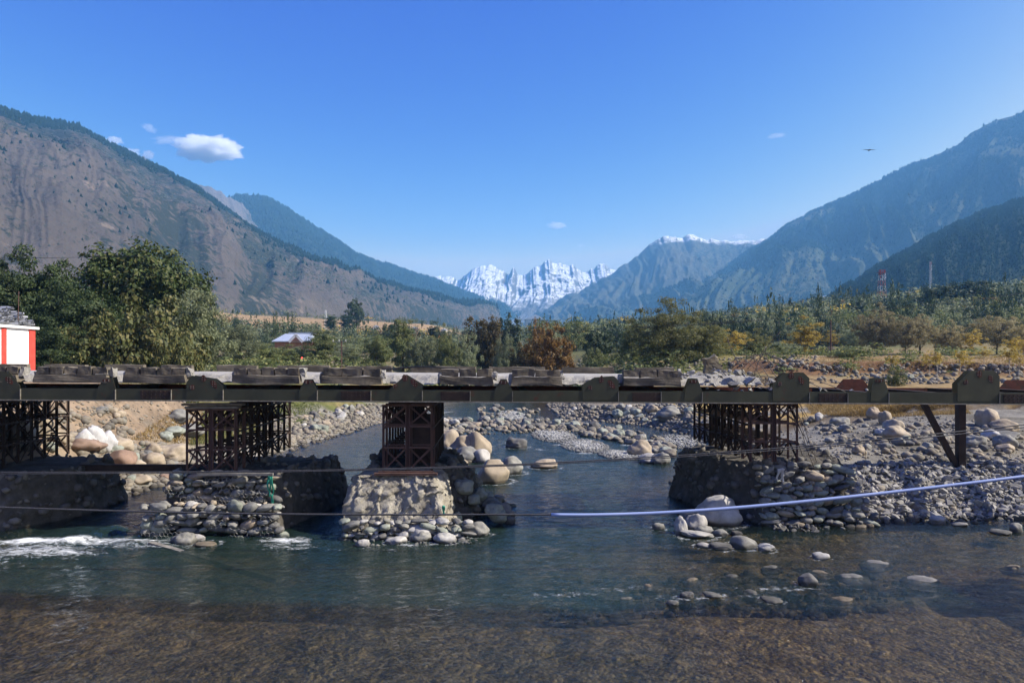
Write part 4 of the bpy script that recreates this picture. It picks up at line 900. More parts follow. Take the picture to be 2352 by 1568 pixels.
# boulders one can point to: frame x of the middle, y of the foot, width, height in frame units, colour, label
for (x, y, w, h, col, shp, lab) in [
    (1020,1040,70,56,'tan','b','largest tan boulder behind the mid-river trestle'),
    (1062,1046,62,44,'tan','b','tan boulder second right of the mid-river trestle, at the water edge'),
    (1096,1046,62,56,'tan','k','blocky brown boulder ending the row right of the mid-river trestle'),
    (1068,1062,70,34,'grey','b','long grey boulder leaning in front of the tan row'),
    (1106,1062,42,28,'pale grey','k','small pointed pale boulder at the right end of the leaning grey one'),
    (1028,1068,44,40,'grey','b','rounded grey boulder just right of the mud pier flank'),
    (1048,1084,60,32,'tan','b','low tan boulder above the shaded stone heap'),
    (1018,1092,56,28,'tan','b','half shaded tan boulder against the mud pier flank'),
    (1130,1110,84,52,'tan','k','flat-topped brown boulder standing alone in the stream'),
    (1173,1089,62,38,'grey','b','rounded grey boulder standing in the stream behind the flat-topped one'),
    (1146,1080,36,20,'pale grey','r','low pale stone between the flat-topped and the rounded stream boulders'),
    (1253,1075,64,18,'tan','b','low flat tan boulder alone in open water'),
    (1186,1029,52,24,'dark grey','b','dark wet boulder alone in the upper stream'),
    (1142,1098,28,6,'pale grey','r','pale stone barely out of the water by the flat-topped boulder'),
    (1474,1048,58,36,'tan','b','tan boulder on the gravel left of the right pier'),
    (1494,1064,54,22,'pale grey','b','flat pale boulder at the tip of the gravel left of the right pier'),
    (1521,1066,46,26,'grey','b','grey boulder touching the water left of the right pier'),
    (2278,980,54,44,'tan','b','biggest round tan boulder on the right bank'),
    (2318,996,66,34,'tan','b','tan boulder just right of the biggest round one'),
    (2012,962,32,28,'tan','b','tan boulder on the edge of the dry grass ledge'),
    (2038,972,32,30,'tan','b','grey-brown boulder beside the raking strut'),
    (2060,992,48,30,'tan','b','wide boulder partly behind the raking strut'),
    (2068,1012,60,34,'tan','b','pale boulder at the foot of the raking strut'),
    (1978,1046,32,24,'tan','b','rounded tan boulder alone among rubble above the right pier'),
    (1883,966,22,20,'pale grey','b','upright pale boulder below the grass ledge'),
    (1935,976,46,18,'grey','b','flat grey slab-like boulder below the grass ledge'),
    (1990,1068,38,12,'grey','b','flat stone in the rubble under the lone tan boulder'),
    (2320,1014,80,24,'dark grey','b','long dark boulder at the right edge under the tan ones'),
    (1660,1205,106,62,'pale grey','b','largest whitish boulder in the water in front of the right pier'),
    (1643,1170,46,50,'dark grey','b','dark upright boulder leaning on the right pier'),
    (1565,1226,32,40,'pale grey','b','upright pale boulder left of the whitish cluster'),
    (1604,1216,52,34,'pale grey','b','pale boulder in the middle of the whitish cluster'),
    (1590,1204,66,24,'grey','b','flat grey boulder lying on the whitish cluster'),
    (1622,1226,46,16,'grey','b','low grey boulder in front of the whitish cluster'),
    (1608,1236,80,12,'pale grey','b','flat pale stone slab in front of the whitish cluster'),
    (1656,1232,40,14,'grey','r','grey stone awash right of the whitish cluster'),
    (1694,1230,28,10,'dark grey','r','dark stone awash at the right of the whitish cluster'),
    (1514,1216,30,14,'grey','r','lone small stone left of the whitish cluster'),
    (1712,1259,68,26,'grey','k','rough grey rock breaking the surface in the right shallows'),
    (1764,1266,42,16,'pale grey','b','pale rounded stone right of the rough grey rock'),
    (1618,1258,36,10,'pale grey','r','small pale stone awash left of the rough grey rock'),
    (1660,1262,56,12,'dark grey','r','dark flat stone awash left of the rough grey rock'),
    (1891,1284,40,12,'pale grey','r','small bright stone alone in the right shallows'),
    (2160,1202,40,16,'pale grey','b','white stone at the foot of the rubble slope'),
    (2210,1208,36,7,'pale grey','r','flat pale stone at the foot of the rubble slope'),
    (2310,1228,48,9,'grey','r','flat stone near the right edge waterline'),
    (2340,1222,30,20,'grey','r','rounded stone at the right edge waterline'),
    (1858,1346,44,26,'dark grey','k','black jagged rock standing in the right shallows'),
    (1580,1374,34,12,'dark grey','b','dark stone awash on the shallow sill, left of the black jagged rock'),
    (1640,1372,46,8,'grey','r','flat stone awash on the sill beside the dark one'),
    (1548,1390,30,9,'grey','r','small stone awash on the left half of the sill'),
    (1778,1384,50,8,'grey','r','flat stone on the sill below the black jagged rock'),
    (960,1240,96,36,'pale grey','b','largest pale boulder at the front foot of the mud pier'),
    (1018,1214,50,32,'greenish grey','b','rounded greenish boulder at the front foot of the mud pier'),
    (1050,1212,22,38,'greenish grey','b','upright pale boulder beside the greenish one'),
    (1096,1232,56,30,'grey','b','wet grey boulder at the right end of the mud pier foot'),
    (1022,1247,56,20,'pale grey','b','bright pale boulder in the water before the mud pier'),
    (1040,1226,36,22,'grey','b','grey boulder behind the bright pale one'),
    (908,1250,52,15,'pale grey','b','flat pale stone in the water before the mud pier'),
    (832,1255,34,14,'pale grey','b','pale stone at the left end of the mud pier foot'),
    (968,1244,46,22,'grey','b','grey boulder overlapping the largest pale one'),
    (1022,1185,28,18,'tan','r','small tan boulder on the right shoulder of the mud pier foot'),
    (1070,1187,26,18,'tan','r','small tan boulder on the netting right of the mud pier'),
    (418,1252,52,26,'grey','b','smooth grey boulder in the water before the cobble pier'),
    (452,1244,36,16,'pale grey','b','pale boulder behind the smooth grey one, before the cobble pier'),
    (400,1250,30,18,'dark grey','r','dark boulder at the left of the smooth grey one'),
    (466,1256,56,8,'tan','r','flat tan slab awash before the cobble pier'),
    (265,1037,62,32,'tan','b','big two-toned boulder behind the white sacks'),
    (255,1044,44,22,'greenish grey','b','greenish boulder in front of the two-toned one'),
    (263,1076,72,44,'reddish','k','reddish split boulder above the level steel beam'),
    (340,1075,60,36,'tan','b','tan boulder above the level steel beam'),
    (384,1058,78,38,'tan','b','largest boulder on the grass left of the cobble pier'),
    (345,1045,46,28,'tan','b','round boulder behind the tan one by the beam'),
    (298,1057,34,18,'greenish grey','r','greenish boulder by the reddish split one'),
    (175,1035,90,30,'reddish','b','salmon coloured boulder beside the bank trestle'),
    (82,1000,58,44,'tan','b','tan boulder seen through the bank trestle'),
    (30,1012,70,60,'pale grey','b','pale boulder seen through the left of the bank trestle'),
    (402,968,52,28,'grey','b','grey boulder on the grass behind the cobble pier'),
    (440,967,32,15,'tan','b','small tan boulder beside the grey one on the grass'),
    (427,1000,70,26,'grey','b','low wide boulder in the middle of the grass'),
    (388,1000,60,20,'greenish grey','b','long low boulder left of the wide one on the grass'),
    (376,1010,34,20,'greenish grey','b','rounded greenish boulder before the long low one on the grass'),
    (1670,1000,20,30,'grey','b','grey boulder seen through the left of the right trestle'),
    (1540,963,56,30,'grey','b','large grey boulder at the left of the mossy hump'),
    (1330,965,0,0,'grey','b',None)]:
    if lab is None: continue
    X, Y, Z = ray(x, y); zw = float(zwater(Y)); wet = Z < zw+.01
    if wet: Y = 8232/(y-826) if Y < 45 else Y; X = wx(x, Y); Z = zw
    m = Y/F; W, Hh = w*m, h*m
    boulder(X, Y+W*.30, Z-(.02 if not wet else 0), W, Hh*1.30 if not wet else Hh*1.5, max(W*.8, Hh*.8), col, random.uniform(-.3,.3), shp, .22 if not wet else .33, label=lab, group='single river boulders')
# submerged boulders under the clear water at the right
for k, (x, y, w, lab) in enumerate([(2010,1290,76,'wide pale boulder lying under clear water, farthest of the sunken ones'),(1962,1322,80,'sunken boulder left of the broad one under the water'),(2110,1328,84,'broad sunken boulder with its pale back just breaking the surface'),
        (1880,1312,60,'sunken boulder nearest the black jagged rock'),(1680,1322,50,'sunken brown boulder below the rough grey rock'),(1500,1344,52,'sunken boulder at the left of the shallow sill'),
        (1770,1300,50,'sunken boulder under the small bright stone'),(1590,1330,44,'sunken stone in the middle of the shallows'),(1730,1360,54,'sunken stone left of the black jagged rock'),(1930,1372,70,'sunken flat boulder at the sill below the black rock'),(1440,1372,44,'sunken stone at the left tail of the sill'),(2330,1300,60,'sunken dark boulder near the right edge')]):
    Y = 8232/(y-826); X = wx(x, Y); W = w*Y/F
    boulder(X, Y, -.25 if k != 2 else -.22, W, .30, W*.75, 'pale grey' if k in (0,1,2) else ('tan' if k % 2 else 'grey'), random.uniform(-.4,.4), 'b', .05, label=lab, group='sunken river boulders')
# stretches of boulders: polygon in the frame, how many, size range in metres, colours, phrase
def in_poly(px, py, poly):
    ins = np.zeros(len(px), bool); P = np.array(poly, float)
    for a, b in zip(P, np.roll(P, -1, 0)):
        c = (a[1] > py) != (b[1] > py); ins ^= c & (px < a[0]+(py-a[1])*(b[0]-a[0])/(b[1]-a[1]+1e-12))
    return ins
def scatter(poly, n, seed, mind=0):
    g = np.random.default_rng(seed); P = np.array(poly); lo, hi = P.min(0), P.max(0); xs, ys = [], []
    while len(xs) < n:
        a = g.random((n*2, 2))*(hi-lo)+lo; k = in_poly(a[:, 0], a[:, 1], poly); xs += list(a[k, 0]); ys += list(a[k, 1])
    return ray_many(xs[:n], ys[:n]) + (g,)
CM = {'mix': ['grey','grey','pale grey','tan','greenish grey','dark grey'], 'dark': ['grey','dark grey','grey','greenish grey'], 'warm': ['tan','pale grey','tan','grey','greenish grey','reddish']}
REG = [
    ([(1003,968),(1084,964),(1084,990),(1003,1000)], 14, (.45,.95), 'mix', 'in the heap behind the mid-river trestle'),
    ([(1084,965),(1190,966),(1190,988),(1084,990)], 12, (.5,.9), 'mix', 'in the left part of the boulder dam'),
    ([(1190,964),(1320,968),(1320,990),(1190,990)], 15, (.5,1.0), 'dark', 'in the middle of the boulder dam'),
    ([(1320,976),(1450,988),(1450,1020),(1340,1000)], 13, (.5,1.0), 'dark', 'in the right part of the boulder dam'),
    ([(1440,1006),(1540,1010),(1550,1050),(1480,1040)], 10, (.45,.9), 'dark', 'at the right tail of the boulder dam'),
    ([(1302,940),(1400,930),(1400,968),(1310,966)], 13, (.55,1.1), 'mix', 'on the left end of the far right bank'),
    ([(1400,930),(1500,930),(1500,974),(1400,968)], 15, (.55,1.2), 'mix', 'on the middle of the far right bank'),
    ([(1500,930),(1600,928),(1600,985),(1500,975)], 11, (.55,1.1), 'dark', 'by the mossy hump left of the right trestle'),
    ([(690,960),(780,935),(870,930),(872,962),(760,985),(690,1010)], 22, (.5,1.05), 'mix', 'on the left bank past the cobble pier'),
    ([(160,1040),(420,1045),(425,1100),(380,1112),(250,1110)], 20, (.35,.85), 'warm', 'on the left bank around the level steel beam'),
    ([(0,985),(150,970),(160,1035),(0,1040)], 8, (.4,.9), 'warm', 'on the left bank behind the bank trestle'),
    ([(230,940),(300,940),(300,975),(240,975)], 4, (.4,.7), 'mix', 'on the earth slope left of the grass'),
    ([(1850,965),(2190,985),(2190,1045),(1850,1030)], 15, (.35,.8), 'mix', 'on the right bank left of the support post'),
    ([(2215,985),(2352,1000),(2352,1060),(2215,1050)], 9, (.4,.95), 'mix', 'on the right bank beyond the support post'),
    ([(2000,862),(2110,862),(2110,880),(2000,880)], 7, (.6,1.2), 'mix', 'behind the open far girder'),
    ([(1120,936),(1160,930),(1230,950),(1140,962)], 6, (.5,.9), 'dark', 'around the far pale gravel bar'),
]
for q, (poly, n, (a, b), cm, where) in enumerate(REG):
    X, Y, Z, g = scatter(poly, n, 900+q); r = random.Random(q)
    for k in range(n):
        w = a+(b-a)*r.random()**1.6; zw = float(zwater(Y[k])); z = max(Z[k], zw-.05)
        if Z[k] < zw-.04: z = zw-.04+.12*r.random()*(1 if w > .5 else .3)
        boulder(X[k], Y[k], z, w, w*r.uniform(.55,.8), w*r.uniform(.7,.95), r.choice(CM[cm]), r.uniform(0,6.28), None, .25, r=r, where=where, group='boulders lying along the river')
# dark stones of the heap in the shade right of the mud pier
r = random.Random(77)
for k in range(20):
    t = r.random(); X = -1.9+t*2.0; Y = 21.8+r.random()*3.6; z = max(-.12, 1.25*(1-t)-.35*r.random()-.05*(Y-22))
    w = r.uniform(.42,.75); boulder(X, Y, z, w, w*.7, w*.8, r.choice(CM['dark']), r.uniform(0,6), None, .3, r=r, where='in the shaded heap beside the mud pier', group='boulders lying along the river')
cls = {}
for o, col, size, where, X in BOUL: cls.setdefault((col, size, where), []).append((X, o))
ORD = ['leftmost', 'second from the left', 'third from the left', 'fourth from the left', 'fifth from the left', 'sixth from the left', 'seventh from the left', 'eighth from the left']
for (col, size, where), L in cls.items():
    L.sort(key=lambda t: t[0])
    for k, (x, o) in enumerate(L):
        lab = f'{size} {col} boulder {where}'
        if len(L) > 1: lab += ', ' + (ORD[k].replace(' from the left', ' from left') if k < min(8, len(L)-1) else 'rightmost' if k == len(L)-1 else 'towards the right')
        o['label'] = lab
# cobbles and gravel nobody could count
def stuff_stones(name, polys, n, a, b, shapes, mat, seed, smooth=True, lift=.0, pw=2.2):
    PX, S = [], []
    for q, (poly, f) in enumerate(polys):
        X, Y, Z, g = scatter(poly, int(n*f*1.5), seed+q); k_ = g.random(len(X)) < .62+1.1*fbm(X*.5, Y*.35, 0, 3, seed); X, Y, Z = X[k_], Y[k_], Z[k_]; s_ = a+(b-a)*g.random(len(X))**pw
        PX.append(np.column_stack([X, Y, np.maximum(Z, zwater(Y)-.03)+s_*.10+lift])); S.append(s_)
    return tag(joined(name, shapes, np.concatenate(PX), np.concatenate(S), mat, smooth, seed), kind='stuff')
stuff_stones('bank_cobbles', [([(600,960),(870,926),(874,966),(760,988),(600,1050)], .20),([(150,1000),(430,1030),(430,1105),(380,1115),(230,1112)], .16),([(0,940),(300,935),(300,1010),(0,1040)], .03),
    ([(1290,932),(1600,928),(1600,985),(1302,965)], .22),([(1003,966),(1310,964),(1450,990),(1440,1015),(1300,992),(1003,1000)], .13),([(1840,960),(2352,985),(2352,1070),(1960,1060)], .07)], 5600, .12, .60, LOW, M_cobble, 1200)
stuff_stones('dam_stones', [([(1003,966),(1090,964),(1090,990),(1003,1000)], .25),([(1080,966),(1320,966),(1330,990),(1080,990)], .4),([(1320,972),(1450,986),(1545,1015),(1540,1050),(1440,1020),(1320,998)], .4),([(1003,1000),(1100,1004),(1100,1060),(1010,1070)], .12),([(1100,936),(1240,936),(1250,956),(1100,960)], .12)], 430, .30, .80, ROUND, M_cobble, 1230)
stuff_stones('floodplain_stones', [([(1880,838),(2352,838),(2352,885),(1880,880)], .6),([(1180,828),(1340,828),(1340,848),(1180,848)], .3),([(1400,826),(1880,818),(1880,848),(1400,848)], .5)], 760, .25, .9, LOW, M_cobble, 1240)
def bar(cx, cy, rx, ry, n, seed):
    g = np.random.default_rng(seed); a = g.random(n)*2*np.pi; q = np.sqrt(g.random(n)); x = cx+rx*q*np.cos(a); y = cy+ry*q*np.sin(a)+(x-cx)*.08
    Y = 8232/(y-826); X = wx(x, Y); return np.column_stack([X, Y, zwater(Y)+.10*(1-q**2)+.02*g.random(n)-.02])
PB = np.concatenate([bar(1176,957,34,9,700,1),bar(1272,1002,52,14,1600,2),bar(1342,1024,56,15,1900,3),bar(1420,1045,46,10,1200,4),bar(1490,1050,40,8,700,6),bar(1560,1015,60,16,900,5)])
tag(joined('gravel_bars', LOW, PB, .10+.16*rng.random(len(PB))**1.5, M_gravel, True, 1300), kind='stuff')
g = np.random.default_rng(5); X, Y, Z, g = scatter([(1280,1300),(1900,1280),(2250,1330),(1900,1392),(1260,1392)], 420, 1350)
tag(joined('bed_cobbles', LOW, np.column_stack([X, 8232/((H-0)/np.maximum(Y,1)*F), np.maximum(Z, -.4)+.03]), .12+.34*g.random(len(X))**2, M_cobble, True, 1351), kind='stuff')
# cobbles wherever the stream edge runs behind the bridge, and small stones on the right bank
g = np.random.default_rng(31); X = g.uniform(-16, 15, 60000); Y = 22+56*g.random(60000)**.8; dd = river_d(X, Y)
k = (dd > -.5) & (dd < 2.6) & (g.random(len(X)) < np.exp(-np.clip(dd, 0, 9)/1.6)) & ~((X > 5.5) & (X < 12) & (Y < 28)) & ~((X < -14) & (Y < 26)); X, Y = X[k][:2500], Y[k][:2500]
tag(joined('shore_cobbles', LOW, np.column_stack([X, Y, np.maximum(terr(X, Y), zwater(Y)-.05)+.02]), .14+.46*g.random(len(X))**2.2, M_cobble, True, 1370), kind='stuff')
X = g.uniform(10.2, 24, 1500); Y = g.uniform(25.5, 41, 1500)
tag(joined('bank_gravel', LOW, np.column_stack([X, Y, terr(X, Y)+.015]), .05+.20*g.random(1500)**2, M_cobble, True, 1371), kind='stuff')
X = g.uniform(-21, -14, 1500); Y = g.uniform(26, 44, 1500); k = river_d(X, Y) > .3; X, Y = X[k], Y[k]
tag(joined('bank_gravel', LOW, np.column_stack([X, Y, terr(X, Y)+.01]), .05+.22*g.random(len(X))**2.5, M_cobble, True, 1372), kind='stuff')
# stones along the near shores
stuff_stones('shore_pebbles', [([(0,1215),(90,1225),(60,1245),(0,1250)], .2),([(800,1225),(1110,1225),(1100,1250),(820,1258)], .5),([(1735,1200),(1950,1195),(1940,1215),(1780,1212)], .3)], 420, .06, .22, LOWC, M_gravel, 1400, False)

# ------------------------------------------------------------------ broken concrete
CH = []
def chunk(X, Y, Z, w, label, group, r, mat=None, rot=None, fl=1):
    me = stone_mesh('c', r.randrange(10), mat or M_rubble, False, 'concrete_chunk')
    o = put('concrete_chunk', me, (X, Y, Z+w*.2), rot or (r.uniform(-.6,.6), r.uniform(-.6,.6), r.uniform(0,6.28)), (w, w*r.uniform(.6,1), w*r.uniform(.45,.85)*fl))
    o['category'] = 'chunk'; o['group'] = group; CH.append((o, label, X, Y, w)); return o
r = random.Random(11)
for k in range(105):                            # heap left on the end of the deck
    px = 1560+r.random()*230; t = (px-1560)/230; X = bx(px); hgt = .30*math.sin(math.pi*min(1, t*1.12+.04))**.8
    dep = r.random()*2.4; X = X*(1+dep/21); w = r.choice((.10,.14,.18,.24,.32))*r.uniform(.8,1.3)
    Z = 3.94+(.82 if t < .75 else .6)+hgt*r.random()*(1-.2*dep); 
    if r.random() < .2: dep = -.05; Z = 3.94+.40+.35*r.random()
    chunk(X, 21.25+dep+.028*X, Z-.12, w, 'piled on the broken end of the deck', 'concrete rubble on the deck end', r)
mb_ = rough_box('concrete_chunk', (0,0,0), (.62,.16,.50), M_concrete, None, 812, amp=.05, taper=.15); mb_.location = (bx(1660), 22.4, 5.10); mb_.rotation_euler = (.1,-.25,.2); tag(mb_, 'grey slab fragment standing upright on top of the deck rubble', 'chunk', 'concrete rubble on the deck end')
for (px, py, w) in ((1690,888,.42),(1722,880,.5),(1640,886,.3),(1780,900,.34),(580,893,.26),(880,897,.16),(355,895,.12),(365,894,.13),(90,893,.14),(820,0,0),(1890,898,.2),(1900,899,.16),(1960,899,.18),(1995,899,.2)):
    if w: chunk(bx(px), 21.12+.028*bx(px), 3.94+bz(px, py)-.06, w, 'resting on the near girder', 'concrete rubble on the girder', r)
NEARP = [(1960,1075),(2200,1048),(2352,1060),(2352,1195),(1960,1200),(1950,1130)]
X, Y, Z, g = scatter(NEARP, 2100, 1500); w = .10+.26*g.random(len(X))**2.4
score = w/Y; order = np.argsort(-score); rr = random.Random(3)
for k in order[:165]:
    chunk(X[k], Y[k], max(Z[k], -.05)+.02, w[k]*1.25, 'on the rubble slope of the right bank', 'concrete rubble on the right bank', rr)
rest = order[165:]
tag(joined('concrete_rubble', LOWC, np.column_stack([X, Y, np.maximum(Z, -.05)+w*.22])[rest], w[rest], M_rubble, False, 1510, .7), kind='stuff')
X, Y, Z, g = scatter([(1740,1195),(1880,1196),(1870,1218),(1770,1215)], 60, 1520)
tag(joined('concrete_rubble', LOWC, np.column_stack([X, Y-.2, np.full(len(X), .02)]), .1+.2*g.random(len(X)), M_rubble, False, 1521, .7), kind='stuff')
stuff_stones('concrete_rubble', [([(1690,1050),(1830,1040),(1840,1075),(1700,1090)], .5),([(1840,1020),(1960,1040),(1960,1075),(1840,1070)], .5)], 260, .08, .30, LOWC, M_rubble, 1530, False, .35*0)
cl = {}
for o, lab, X, Y, w in CH: cl.setdefault((lab, 'large' if w > .33 else 'mid-sized' if w > .2 else 'small'), []).append((X, o))
for (lab, size), L in list(cl.items()):
    if lab != 'on the rubble slope of the right bank': continue
    del cl[lab, size]; sub = {}
    for x, o in L:
        px_, py_ = CX+F*o.location.x/o.location.y, HY+F*(H-o.location.z)/o.location.y
        k1 = 'beside the right pier' if px_ < 2040 else 'below the raking strut' if px_ < 2140 else 'below the support post' if px_ < 2240 else 'near the right edge'
        k2 = 'at the waterline' if py_ > 1165 else 'low' if py_ > 1130 else 'halfway up' if py_ > 1095 else 'high'
        sub.setdefault(f'{size} chunk {k2} on the rubble slope {k1}', []).append((x, o))
    for lb, M in sub.items():
        M.sort(key=lambda t: t[0])
        for k, (x, o) in enumerate(M): o['label'] = lb + ((', '+ORD[k].replace(' from the left', ' from left') if k < 8 else ', towards its right') if len(M) > 1 else '')
for (lab, size), L in cl.items():
    L.sort(key=lambda t: t[0])
    for k, (x, o) in enumerate(L):
        t = k/max(1, len(L)-1)
        if len(L) <= 16: o['label'] = f'{size} angular concrete chunk {lab}' + (', '+(ORD[k] if k < 8 else f'near the right end') if len(L) > 1 else '')
        else: o['label'] = f'{size} angular concrete chunk {lab}'
# tangle of bars torn out of the deck
r = random.Random(21)
for k in range(46):
    X0 = bx(1740)+r.random()*1.2; Y0 = 21.2+r.random()*2.6; Z0 = 3.94+.55+.25*r.random()
    if k < 30: dirv = Vector((r.uniform(.6,1.6), r.uniform(-.3,.3), r.uniform(-.35,.45)))
    elif k < 38: dirv = Vector((r.uniform(-.6,.4), r.uniform(-.1,.4), r.uniform(.5,.9)))
    else: X0 = bx(1835)+r.random()*.5; Y0 = 21.6+r.random(); Z0 = 3.9; dirv = Vector((r.uniform(-.1,.7), r.uniform(-.2,.3), -r.uniform(.9,1.6)))
    ln = r.uniform(.8,2.3); pts = []; p = Vector((X0, Y0, Z0)); d = dirv.normalized(); bend = Vector((r.uniform(.0,.5), r.uniform(-.2,.2), r.uniform(-1.2,.1)))
    for i in range(11):
        pts.append(p.copy()); p = p+d*(ln/10); d = (d+bend*.16+Vector((r.uniform(-.1,.1), r.uniform(-.1,.1), r.uniform(-.1,.1)))).normalized()
    mb = MB(); mb.tube(pts, .011, 4); o = mb.build('rebar', M_rebar, smooth=True)
    tag(o, 'bent rusty bar sticking out of the deck rubble towards the right' if k < 30 else 'bent rusty bar curling up above the deck rubble' if k < 38 else 'thin rusty bar hanging below the girder beside the right trestle', 'rebar', 'rebar torn out of the deck')
for k, (a, b) in enumerate((((1780,845),(1850,775)),((1700,850),(1760,812)))): pass
for k in range(5):                               # wide loops of bar above the rubble
    X0 = bx(1690+18*k); pts = [(X0+.95*t*(1+.2*k), 22.2+.2*k, 4.95+(.36+.05*k)*math.sin(math.pi*t)) for t in np.linspace(0, 1, 14)]
    mb = MB(); mb.tube(pts, .010, 4); tag(mb.build('rebar', M_rebar, smooth=True), 'thin bar bowed in a wide loop above the deck rubble', 'rebar', 'rebar loops over the deck rubble')

# ------------------------------------------------------------------ cables and pipe strung across
def strung(name, P, Y, rad, mat, label, cat, n=70, group=None, y_of=None):
    P = np.array(P, float); xs = np.linspace(P[0, 0], P[-1, 0], n)
    # smooth curve through the measured points
    t = (P[:, 0]-P[:, 0].min())/np.ptp(P[:, 0]); c = np.polyfit(t, P[:, 1], min(len(P)-1, 4)); ys = np.polyval(c, (xs-P[:, 0].min())/np.ptp(P[:, 0]))
    mb = MB(); mb.tube([(wx(x, Y), Y, wz(y, Y)) for x, y in zip(xs, ys)], rad, 8); return tag(mb.build(name, mat, smooth=True), label, cat, group)
strung('cable', [(-300,1085),(0,1083),(600,1082),(1000,1073),(1493,1048.6),(1920,1017.6),(2352,975.5),(2700,935)], 18.6, .016, M_cable, 'upper strand of the twin steel cable strung in front of the bridge', 'cable', group='cables strung across the river')
strung('cable', [(-300,1089),(0,1088),(600,1083.5),(1000,1075.5),(1493,1053),(1920,1023),(2352,981),(2700,941)], 18.5, .014, M_cable, 'lower strand of the twin steel cable strung in front of the bridge', 'cable', group='cables strung across the river')
strung('cable', [(-300,1156),(0,1164.5),(400,1176),(804,1181),(1285,1181.6)], 17.0, .024, M_cable, 'lowest dark cable running from the left edge into the blue pipe', 'cable', group='cables strung across the river')
strung('pipe', [(1266,1181.6),(1493,1178),(1697,1165.5),(1920,1143.6),(2352,1094),(2700,1048)], 17.0, .043, M_pipe, 'long pale blue plastic pipe sleeved over the lowest cable', 'pipe')
mb = MB(); mb.tube([(wx(1984+4*math.sin(i*.6), 22), 22.0, wz(1012+i*13, 22)) for i in range(12)], .008, 4); tag(mb.build('wire', M_rebar), 'thin wire hanging down in front of the rubble slope', 'wire')
# sunken pole before the cobble pier
Y0 = 8232/(1254-826); Y1 = 8232/(1302-826)
mb = MB(); mb.bar((wx(346,Y0), Y0, .06), (wx(640,Y1), Y1, -.34), .16, .14); tag(mb.build('timber_beam', M_timber), 'half sunken grey beam slanting into the water before the cobble pier', 'beam')

# ------------------------------------------------------------------ white hut with pipes stacked on its roof
HB = (-23.35, 33.4); gz = 4.3; zr = 6.74; hr = .08     # far right corner; the sunlit side wall runs towards the camera from it
hut = empty('hut', (HB[0], HB[1], gz), 'small whitewashed hut with red corner strips behind the left end of the bridge', 'hut', None, (0, 0, hr))
mb = MB(); mb.box((-2.4, -3.0, (zr-gz)/2-.15), (4.8, 6.0, zr-gz+.3)); mb.build('wall', M_white, hut)
for k, y in enumerate((-.24, -2.3, -5.0)):
    mb = MB(); mb.box((.012, y, (zr-gz)/2-.1), (.05, .46 if k == 0 else .32, zr-gz+.12)); mb.build('corner_strip' if k == 0 else 'wall_strip', M_redpaint, hut)
mb = MB(); mb.box((-2.42, -2.95, zr-gz+.05), (5.1, 6.2, .12)); rf = mb.build('roof_slab', M_white, hut)
g = random.Random(9); cyl = MB(); cyl.tube([(-.5,0,0),(.5,0,0)], [.5,.5], 10, False); cyl.tube([(.5,0,0),(-.5,0,0)], [.40,.40], 10, False)
tube_o = cyl.build('pipe', M_greypipe, smooth=True); tube_me = tube_o.data; bpy.data.objects.remove(tube_o)
for row in range(9):
    for k in range(30-3*row):
        if g.random() < .15: continue
        d_ = .125; ln = g.uniform(1.6,3.6); yy = HB[1]+.1-.118*k-.05*row-.12*g.random(); x1 = HB[0]+.15-.10*row-.8*g.random()**2
        if g.random() < .12: rz = g.uniform(.5, 1.2)
        else: rz = g.uniform(-.22, .12)
        o = put('pipe', tube_me, (x1-ln/2, yy, zr+.20+.100*row+.03*g.random()), (0, g.uniform(-.06,.05), rz), (ln, d_, d_))
        tag(o, 'grey plastic pipe ' + ('lying crosswise ' if rz > .3 else '') + ('in the bottom layers' if row < 3 else 'halfway up' if row < 6 else 'on top') + ' of the heap on the hut roof', 'pipe', 'pipes stacked on the hut roof')
mb = MB(); mb.tube([(HB[0]-.1, HB[1]-1.0, zr), (HB[0]-.06, HB[1]-1.0, zr+1.75)], .018, 5); tag(mb.build('rod', M_rust), 'thin upright rod beside the pipes on the hut roof', 'rod')
# white sacks on the bank
sk = blob(300, 3, (.46,.36,.54), .30, 3.0); sV = sk[0].copy(); t = np.clip((sV[:, 2]-.24)/.07, 0, 1); sV[:, :2] *= (1-.62*t)[:, None]; t2 = np.clip((sV[:,2]-.27)/.05,0,1); sV[:, :2] *= (1+1.0*t2)[:, None]
sack_me = mesh_np('sack', sV*1.5, sk[1], M_sack)
for k, (x, y, s_, ro, lab) in enumerate([(190,1030,.95,.1,'leftmost white sack tied at the top on the left bank'),(204,1032,.8,.8,'small white sack squeezed between two others on the bank'),(222,1026,1.15,2.0,'tallest white sack in the middle of the group on the bank'),(248,1032,.95,3.0,'rightmost white sack leaning by the two-toned boulder')]):
    X, Y, Z = ray(x, y); tag(put('sack', sack_me, (X, Y, Z+.33*s_), (.35*math.sin(k*2.3), .4*math.cos(k*1.7), ro), s_*1.12), lab, 'sack', 'white sacks on the bank')
# litter
for (x, y, m, lab) in ((467,968,M_white,'crumpled white plastic on the grass of the left bank'),(322,1028,M_netgreen,'blue-green plastic scrap among the left bank stones')):
    X, Y, Z = ray(x, y); o = put('litter', stone_mesh('c', 3, m, False, 'litter'), (X, Y, Z+.03), (0,0,.4), (.5,.3,.12)); tag(o, lab, 'litter')
